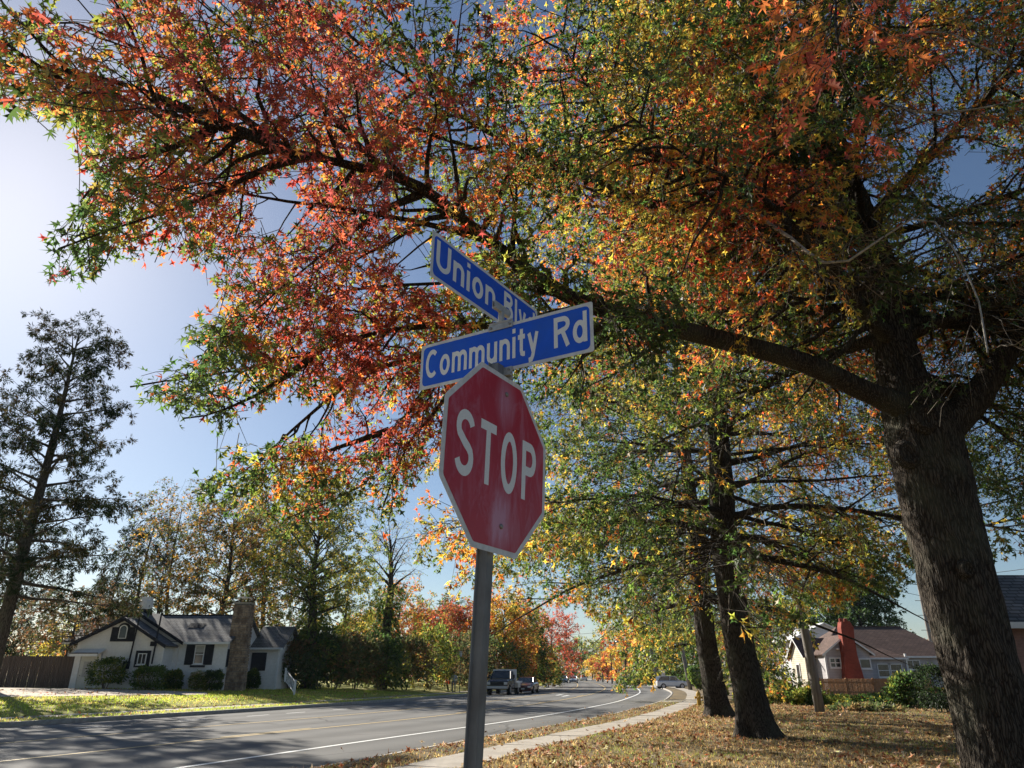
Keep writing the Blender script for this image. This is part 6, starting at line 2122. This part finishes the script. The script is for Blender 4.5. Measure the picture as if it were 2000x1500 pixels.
# hydrant
hy = G(1366, 1379, 0.13)
ht = thing('fire_hydrant', 'yellow fire hydrant on the lawn beside the walk', 'hydrant', hy)
MB().lathe([(0.16, -0.02), (0.16, 0.04), (0.11, 0.05), (0.105, 0.42), (0.125, 0.44), (0.125, 0.5)], k=14).build('barrel', M['hydrant_yellow'], ht, smooth=False)
MB().lathe([(0.13, 0.5), (0.125, 0.56), (0.1, 0.64), (0.05, 0.69), (0.03, 0.7), (0.03, 0.76)], k=14).build('bonnet', M['hydrant_yellow'], ht)
for a in (math.pi, 0, -math.pi / 2):
    r_ = 0.055 if a != -math.pi / 2 else 0.075
    c = np.array([math.cos(a), math.sin(a), 0])
    o = MB().tube([c * 0.08 + [0, 0, 0.4], c * 0.17 + [0, 0, 0.4], c * 0.171 + [0, 0, 0.4], c * 0.21 + [0, 0, 0.4]], [r_, r_, r_ * 1.25, r_ * 1.2], 10).build('nozzle', M['hydrant_yellow'], ht)

# white wall by the road, stair rail
b = on_ground(1228, 140)
w = thing('white_wall', 'short white wall panel by the right roadside', 'wall', b)
MB().bb(-1.6, 1.6, -0.1, 0.1, -0.1, 1.35).build('panel', M['white_trim'], w)
MB().bb(-1.7, 1.7, -0.14, 0.14, 1.35, 1.45).build('coping', M['white_trim'], w)
a0, a1 = P(556, 1330, 53.0), P(576, 1342, 49.5)
gz = tz1(a1[0], a1[1])
st_ = thing('stair_rail', 'white wooden stair rail beside the hedge right of the cottage', 'railing', (a1[0], a1[1], gz))
A, Bv = np.array([a0[0] - a1[0], a0[1] - a1[1], 0.75]), np.array([0, 0, 0])
for nm, z in (('handrail', 0.8), ('bottom_rail', 0.15)):
    MB().tube([Bv + [0, 0, z], A + [0, 0, z]], 0.035, 4).build(nm, M['white_trim'], st_)
for k in range(9):
    c = Bv + (A - Bv) * k / 8
    rr_ = 0.05 if k in (0, 8) else 0.02
    MB().bb(c[0] - rr_, c[0] + rr_, c[1] - rr_, c[1] + rr_, c[2] + (0 if k in (0, 8) else 0.15), c[2] + (0.92 if k in (0, 8) else 0.8)).build('baluster', M['white_trim'], st_)
# ---- vehicles
def paint(name, col, rough=0.3):
    m = mat(name, col, rough, 0.0, 0.5)
    m.node_tree.nodes['Principled BSDF'].inputs['Coat Weight'].default_value = 0.6
    return m


M['tyre'] = mat('tyre', (0.015, 0.015, 0.015), 0.9)
M['rim'] = mat('rim', (0.4, 0.4, 0.42), 0.35, 0.8)
M['lamp'] = mat('lamp_glass', (0.6, 0.6, 0.58), 0.15)
M['tail'] = mat('tail_lamp', (0.35, 0.02, 0.02), 0.25)
M['black_trim'] = mat('black_trim', (0.02, 0.02, 0.02), 0.6)


def section(hw, z0, z1, k=0.14):
    return [(-hw, z0 + k), (-hw + k, z0), (hw - k, z0), (hw, z0 + k), (hw, z1 - k), (hw - k, z1), (-hw + k, z1), (-hw, z1 - k)]


def car(name, label, loc, heading, col, kind='sedan', group=None, scale=1.0):
    """front points along local -y"""
    t = thing(name, label, 'car', loc, heading, group)
    t.scale = (scale,) * 3
    pm = paint(name + '_paint', col)
    if kind == 'sedan':
        st = [(-2.28, 0.62, 0.3, 0.6), (-2.2, 0.8, 0.22, 0.72), (-1.7, 0.88, 0.2, 0.86), (-0.9, 0.9, 0.2, 0.95), (0.4, 0.9, 0.2, 0.98), (1.6, 0.9, 0.2, 1.0), (2.15, 0.86, 0.25, 0.96), (2.3, 0.7, 0.35, 0.85)]
        cab = [(-0.95, 0.80, 0.95, 0.97), (-0.25, 0.68, 0.95, 1.38), (0.3, 0.66, 0.95, 1.45), (0.9, 0.66, 0.95, 1.43), (1.75, 0.76, 0.95, 1.0)]
        wr, wb = 0.33, (-1.38, 1.38)
    else:
        st = [(-2.3, 0.66, 0.42, 0.85), (-2.2, 0.86, 0.32, 0.98), (-1.5, 0.93, 0.3, 1.08), (-0.8, 0.95, 0.3, 1.12), (0.8, 0.95, 0.3, 1.12), (2.1, 0.94, 0.32, 1.12), (2.3, 0.84, 0.4, 1.05)]
        cab = [(-1.15, 0.86, 1.08, 1.12), (-0.45, 0.76, 1.08, 1.66), (0.3, 0.75, 1.08, 1.75), (1.7, 0.75, 1.08, 1.72), (2.2, 0.82, 1.08, 1.12)]
        wr, wb = 0.38, (-1.42, 1.42)
    MB().loft([[(x, y, z) for x, z in section(hw, z0, z1)] for y, hw, z0, z1 in st]).build('body', pm, t, bevel=0.03)
    cb = MB().loft([[(x, y, z) for x, z in section(hw, z0, z1, 0.06 if z1 - z0 > 0.2 else 0.008)] for y, hw, z0, z1 in cab]).build('cabin_glass', M['glass'], t)
    rf = MB()
    ys = [c for c in cab[1:-1]]
    for (y0, h0, _, z0), (y1, h1, _, z1) in zip(ys[:-1], ys[1:]):
        rf.add([(-h0, y0, z0 - 0.02), (h0, y0, z0 - 0.02), (h1, y1, z1 - 0.02), (-h1, y1, z1 - 0.02), (-h0 + 0.06, y0, z0 + 0.015), (h0 - 0.06, y0, z0 + 0.015), (h1 - 0.06, y1, z1 + 0.015), (-h1 + 0.06, y1, z1 + 0.015)], [(4, 5, 6, 7), (0, 1, 5, 4), (2, 3, 7, 6), (1, 2, 6, 5), (3, 0, 4, 7)])
    for s in (-1, 1):
        for i0, i1 in ((0, 1), (len(cab) - 2, len(cab) - 1), (2, 2)):
            (ya, ha, ba, za), (yb, hb_, bb_, zb_) = cab[i0], cab[i1]
            if i0 == i1:
                rf.tube([(s * (ha + 0.005), ya, za - 0.03), (s * (0.8 if kind == 'sedan' else 0.87), ya + 0.1, ba)], 0.045, 4)
            else:
                rf.tube([(s * ha, ya, za), (s * hb_, yb, zb_)], 0.045, 4)
    rf.build('roof', pm, t)
    for y in wb:
        for s in (-1, 1):
            x = s * (st[3][1] - 0.08)
            tw = MB().tube([(x - 0.11, y, wr), (x + 0.11, y, wr)], wr, 18).build('wheel', M['tyre'], t)
            MB().tube([(x + s * 0.09, y, wr), (x + s * 0.118, y, wr)], wr * 0.62, 12).build('rim', M['rim'], tw)
    fy = st[1][0]
    zf = st[1][3] - 0.14
    for s in (-1, 1):
        MB().box((s * (st[1][1] - 0.2), fy - 0.02, zf), (0.32, 0.14, 0.14), (0, 0, s * 0.25)).build('headlight', M['lamp'], t, bevel=0.02)
        MB().box((s * (st[-2][1] - 0.16), st[-2][0] + 0.06, st[-2][3] - 0.18), (0.26, 0.14, 0.16), (0, 0, -s * 0.25)).build('tail_light', M['tail'], t, bevel=0.02)
        MB().box((s * (cab[0][1] + 0.16), cab[0][0] + 0.35, cab[0][3] + 0.08), (0.2, 0.1, 0.13)).build('mirror', pm, t, bevel=0.02)
    MB().box((0, st[0][0] - 0.005, st[0][2] + 0.15), (0.95, 0.05, 0.2)).build('grille', M['black_trim'], t)
    MB().box((0, st[0][0] - 0.02, st[0][2] + 0.12), (0.32, 0.03, 0.14)).build('number_plate', M['sign_white'], t)
    return t


def heading(Y):
    i = arc_index(Y)
    return math.atan2(TAN[i, 1], TAN[i, 0]) - math.pi / 2


# parked pickup with flat bed
b = on_ground(984, 70, 0)
pk = thing('flatbed_truck', 'dark pickup truck with white flat bed parked facing us at the far kerb', 'truck', b, heading(70) + 0.0)
pm = paint('truck_paint', (0.018, 0.02, 0.028), 0.25)
MB().loft([[(x, y, z) for x, z in section(hw, z0, z1, 0.1)] for y, hw, z0, z1 in ((-2.75, 0.88, 0.55, 1.1), (-2.6, 0.95, 0.5, 1.22), (-1.5, 0.98, 0.5, 1.28), (-1.2, 0.98, 0.45, 1.3), (0.3, 0.98, 0.45, 1.3))]).build('body', pm, pk, bevel=0.03)
MB().loft([[(x, y, z) for x, z in section(hw, z0, z1, 0.05)] for y, hw, z0, z1 in ((-1.35, 0.9, 1.28, 1.34), (-0.75, 0.8, 1.28, 1.92), (0.2, 0.8, 1.28, 1.94), (0.3, 0.82, 1.28, 1.9))]).build('cabin_glass', M['glass'], pk)
cr = MB().add([(-0.82, -0.78, 1.9), (0.82, -0.78, 1.9), (0.84, 0.33, 1.9), (-0.84, 0.33, 1.9), (-0.7, -0.7, 1.99), (0.7, -0.7, 1.99), (0.72, 0.3, 2.0), (-0.72, 0.3, 2.0)], [(4, 5, 6, 7), (0, 1, 5, 4), (1, 2, 6, 5), (2, 3, 7, 6), (3, 0, 4, 7)])
for s in (-1, 1):
    cr.tube([(s * 0.93, -1.4, 1.3), (s * 0.8, -0.76, 1.93)], 0.05, 4)
    cr.tube([(s * 0.95, -0.15, 1.28), (s * 0.82, -0.2, 1.93)], 0.05, 4)
cr.build('cab_roof', pm, pk)
MB().bb(-1.1, 1.1, 0.45, 3.1, 0.95, 1.1).build('bed', M['white_trim'], pk, bevel=0.01)
MB().bb(-1.1, 1.1, 0.38, 0.45, 1.1, 2.1).build('headboard', M['white_trim'], pk, bevel=0.01)
MB().bb(0.55, 1.14, 0.9, 2.0, 0.55, 0.95).build('toolbox', M['door_paint'], pk, bevel=0.01)
MB().box((0, -2.8, 0.62), (1.9, 0.2, 0.22)).build('bumper', M['rim'], pk, bevel=0.03)
MB().box((0, -2.77, 0.92), (1.15, 0.08, 0.28)).build('grille', M['black_trim'], pk)
for s in (-1, 1):
    MB().box((s * 0.76, -2.72, 0.95), (0.3, 0.12, 0.22)).build('headlight', M['lamp'], pk, bevel=0.02)
    MB().box((s * 1.12, -1.0, 1.5), (0.2, 0.1, 0.3)).build('mirror', M['black_trim'], pk)
    for y in (-1.85, 1.6):
        tw = MB().tube([(s * 0.88 - 0.14, y, 0.42), (s * 0.88 + 0.14, y, 0.42)], 0.42, 18).build('wheel', M['tyre'], pk)
        MB().tube([(s * 0.88 + s * 0.1, y, 0.42), (s * 0.88 + s * 0.15, y, 0.42)], 0.24, 12).build('rim', M['rim'], tw)

CG = 'cars on the road'
b = on_ground(1029, 75, 0)
car('parked_car', 'dark red sedan parked behind the flatbed truck', b, heading(75), (0.085, 0.018, 0.022), group=CG)
b = on_ground(1101, 170, 0)
car('moving_car', 'blue car farther up the road, left of the white car', b, heading(170), (0.03, 0.07, 0.13), group=CG)
b = on_ground(1120.5, 172, 0)
car('moving_car', 'pale silver car coming down the far lane', b, heading(172), (0.55, 0.57, 0.58), group=CG)
b = on_ground(1140.5, 235, 0)
car('moving_car', 'white sport utility car farthest up the road', b, heading(235) + math.pi, (0.7, 0.7, 0.7), 'suv', group=CG)
b = on_ground(1085, 150, 0.15)
car('parked_car', 'grey green car parked off the far kerb', b, heading(150) + 0.2, (0.16, 0.18, 0.16), group=CG)
b = on_ground(1310, 97, 0.02)
car('parked_car', 'white sport utility car parked side-on by the topiary', b, math.radians(90) + 0.0 + 0.15, (0.72, 0.73, 0.74), 'suv', group=CG, scale=0.86)

# ---- person on the far kerb
def person(label, base, h=1.74):
    t = thing('person', label, 'person', base)
    J = {'pel': (0, 0, 0.95), 'ches': (0, 0.02, 1.28), 'neck': (0, 0.02, 1.47), 'head': (0, 0.0, 1.6), 'top': (0, 0.0, 1.72),
         'lh': (0.1, 0, 0.9), 'lk': (0.13, -0.12, 0.5), 'la': (0.13, 0.02, 0.09), 'lt': (0.14, -0.16, 0.04),
         'rh': (-0.1, 0, 0.9), 'rk': (-0.11, 0.05, 0.5), 'ra': (-0.11, 0.22, 0.1), 'rt': (-0.11, 0.06, 0.04),
         'ls': (0.2, 0.02, 1.4), 'le': (0.28, 0.08, 1.13), 'lw': (0.26, -0.08, 0.9), 'lf': (0.26, -0.12, 0.8),
         'rs': (-0.2, 0.02, 1.4), 're': (-0.29, -0.02, 1.13), 'rw': (-0.3, -0.16, 0.93), 'rf': (-0.3, -0.22, 0.84)}
    Rr = {'pel': .15, 'ches': .16, 'neck': .06, 'head': .1, 'top': .07, 'lh': .1, 'lk': .065, 'la': .045, 'lt': .035, 'rh': .1, 'rk': .065, 'ra': .045, 'rt': .035,
          'ls': .07, 'le': .05, 'lw': .035, 'lf': .03, 'rs': .07, 're': .05, 'rw': .035, 'rf': .03}
    E_ = [('pel', 'ches'), ('ches', 'neck'), ('neck', 'head'), ('head', 'top'), ('pel', 'lh'), ('lh', 'lk'), ('lk', 'la'), ('la', 'lt'), ('pel', 'rh'), ('rh', 'rk'), ('rk', 'ra'), ('ra', 'rt'),
          ('ches', 'ls'), ('ls', 'le'), ('le', 'lw'), ('lw', 'lf'), ('ches', 'rs'), ('rs', 're'), ('re', 'rw'), ('rw', 'rf')]
    ks = list(J)
    me = bpy.data.meshes.new('body')
    me.from_pydata([J[k] for k in ks], [(ks.index(a), ks.index(b_)) for a, b_ in E_], [])
    o = link('body', me, None, t)
    sk = o.modifiers.new('skin', 'SKIN')
    for i, k in enumerate(ks):
        me.skin_vertices[0].data[i].radius = (Rr[k], Rr[k])
    me.skin_vertices[0].data[0].use_root = True
    sk.use_smooth_shade = True
    sd = o.modifiers.new('sub', 'SUBSURF')
    sd.levels = sd.render_levels = 2
    m = mat('clothing', (0.4, 0.4, 0.4), 0.85)
    N, L = m.node_tree.nodes, m.node_tree.links
    tc = N.new('ShaderNodeTexCoord')
    spx = N.new('ShaderNodeSeparateXYZ')
    L.new(tc.outputs['Object'], spx.inputs[0])
    mr_ = N.new('ShaderNodeMapRange')
    mr_.inputs[1].default_value, mr_.inputs[2].default_value = 0, 1.8
    L.new(spx.outputs['Z'], mr_.inputs[0])
    rp_ = N.new('ShaderNodeValToRGB')
    rp_.color_ramp.interpolation = 'CONSTANT'
    e = rp_.color_ramp.elements
    e[0].position, e[0].color = 0, (0.03, 0.03, 0.03, 1)
    e[1].position, e[1].color = 0.06, (0.16, 0.17, 0.19, 1)
    for p_, c_ in ((0.535, (0.42, 0.45, 0.5, 1)), (0.815, (0.42, 0.26, 0.19, 1))):
        x = e.new(p_)
        x.color = c_
    L.new(mr_.outputs[0], rp_.inputs[0])
    L.new(rp_.outputs[0], m.node_tree.nodes['Principled BSDF'].inputs['Base Color'])
    me.materials.append(m)
    MB().lathe([(0.095, 1.6), (0.112, 1.64), (0.108, 1.7), (0.075, 1.745), (0.02, 1.76)], (0, 0.015, 0), 12).build('hair', mat('hair', (0.03, 0.02, 0.015), 0.8), t, smooth=True)
    return t


b = on_ground(886, 70.5, 0.2)
b[2] = tz1(b[0], b[1])
person('person in a pale grey top walking on the far verge', b)

# ---------------------------------------------------------------- thin autumn haze in the air
hz = MB().bb(-1250, 1250, -550, 1950, -1.3, 40).build('haze', None)
hm = bpy.data.materials.new('haze')
hm.use_nodes = True
hn = hm.node_tree
hn.nodes.clear()
vol = hn.nodes.new('ShaderNodeVolumePrincipled')
vol.inputs['Color'].default_value = (0.72, 0.86, 1.0, 1)
vol.inputs['Density'].default_value = 0.00009
vol.inputs['Anisotropy'].default_value = 0.15
ho = hn.nodes.new('ShaderNodeOutputMaterial')
hn.links.new(vol.outputs[0], ho.inputs['Volume'])
hz.data.materials.append(hm)
tag(hz, 'thin pale haze in the air over the whole street', 'haze', kind='stuff')
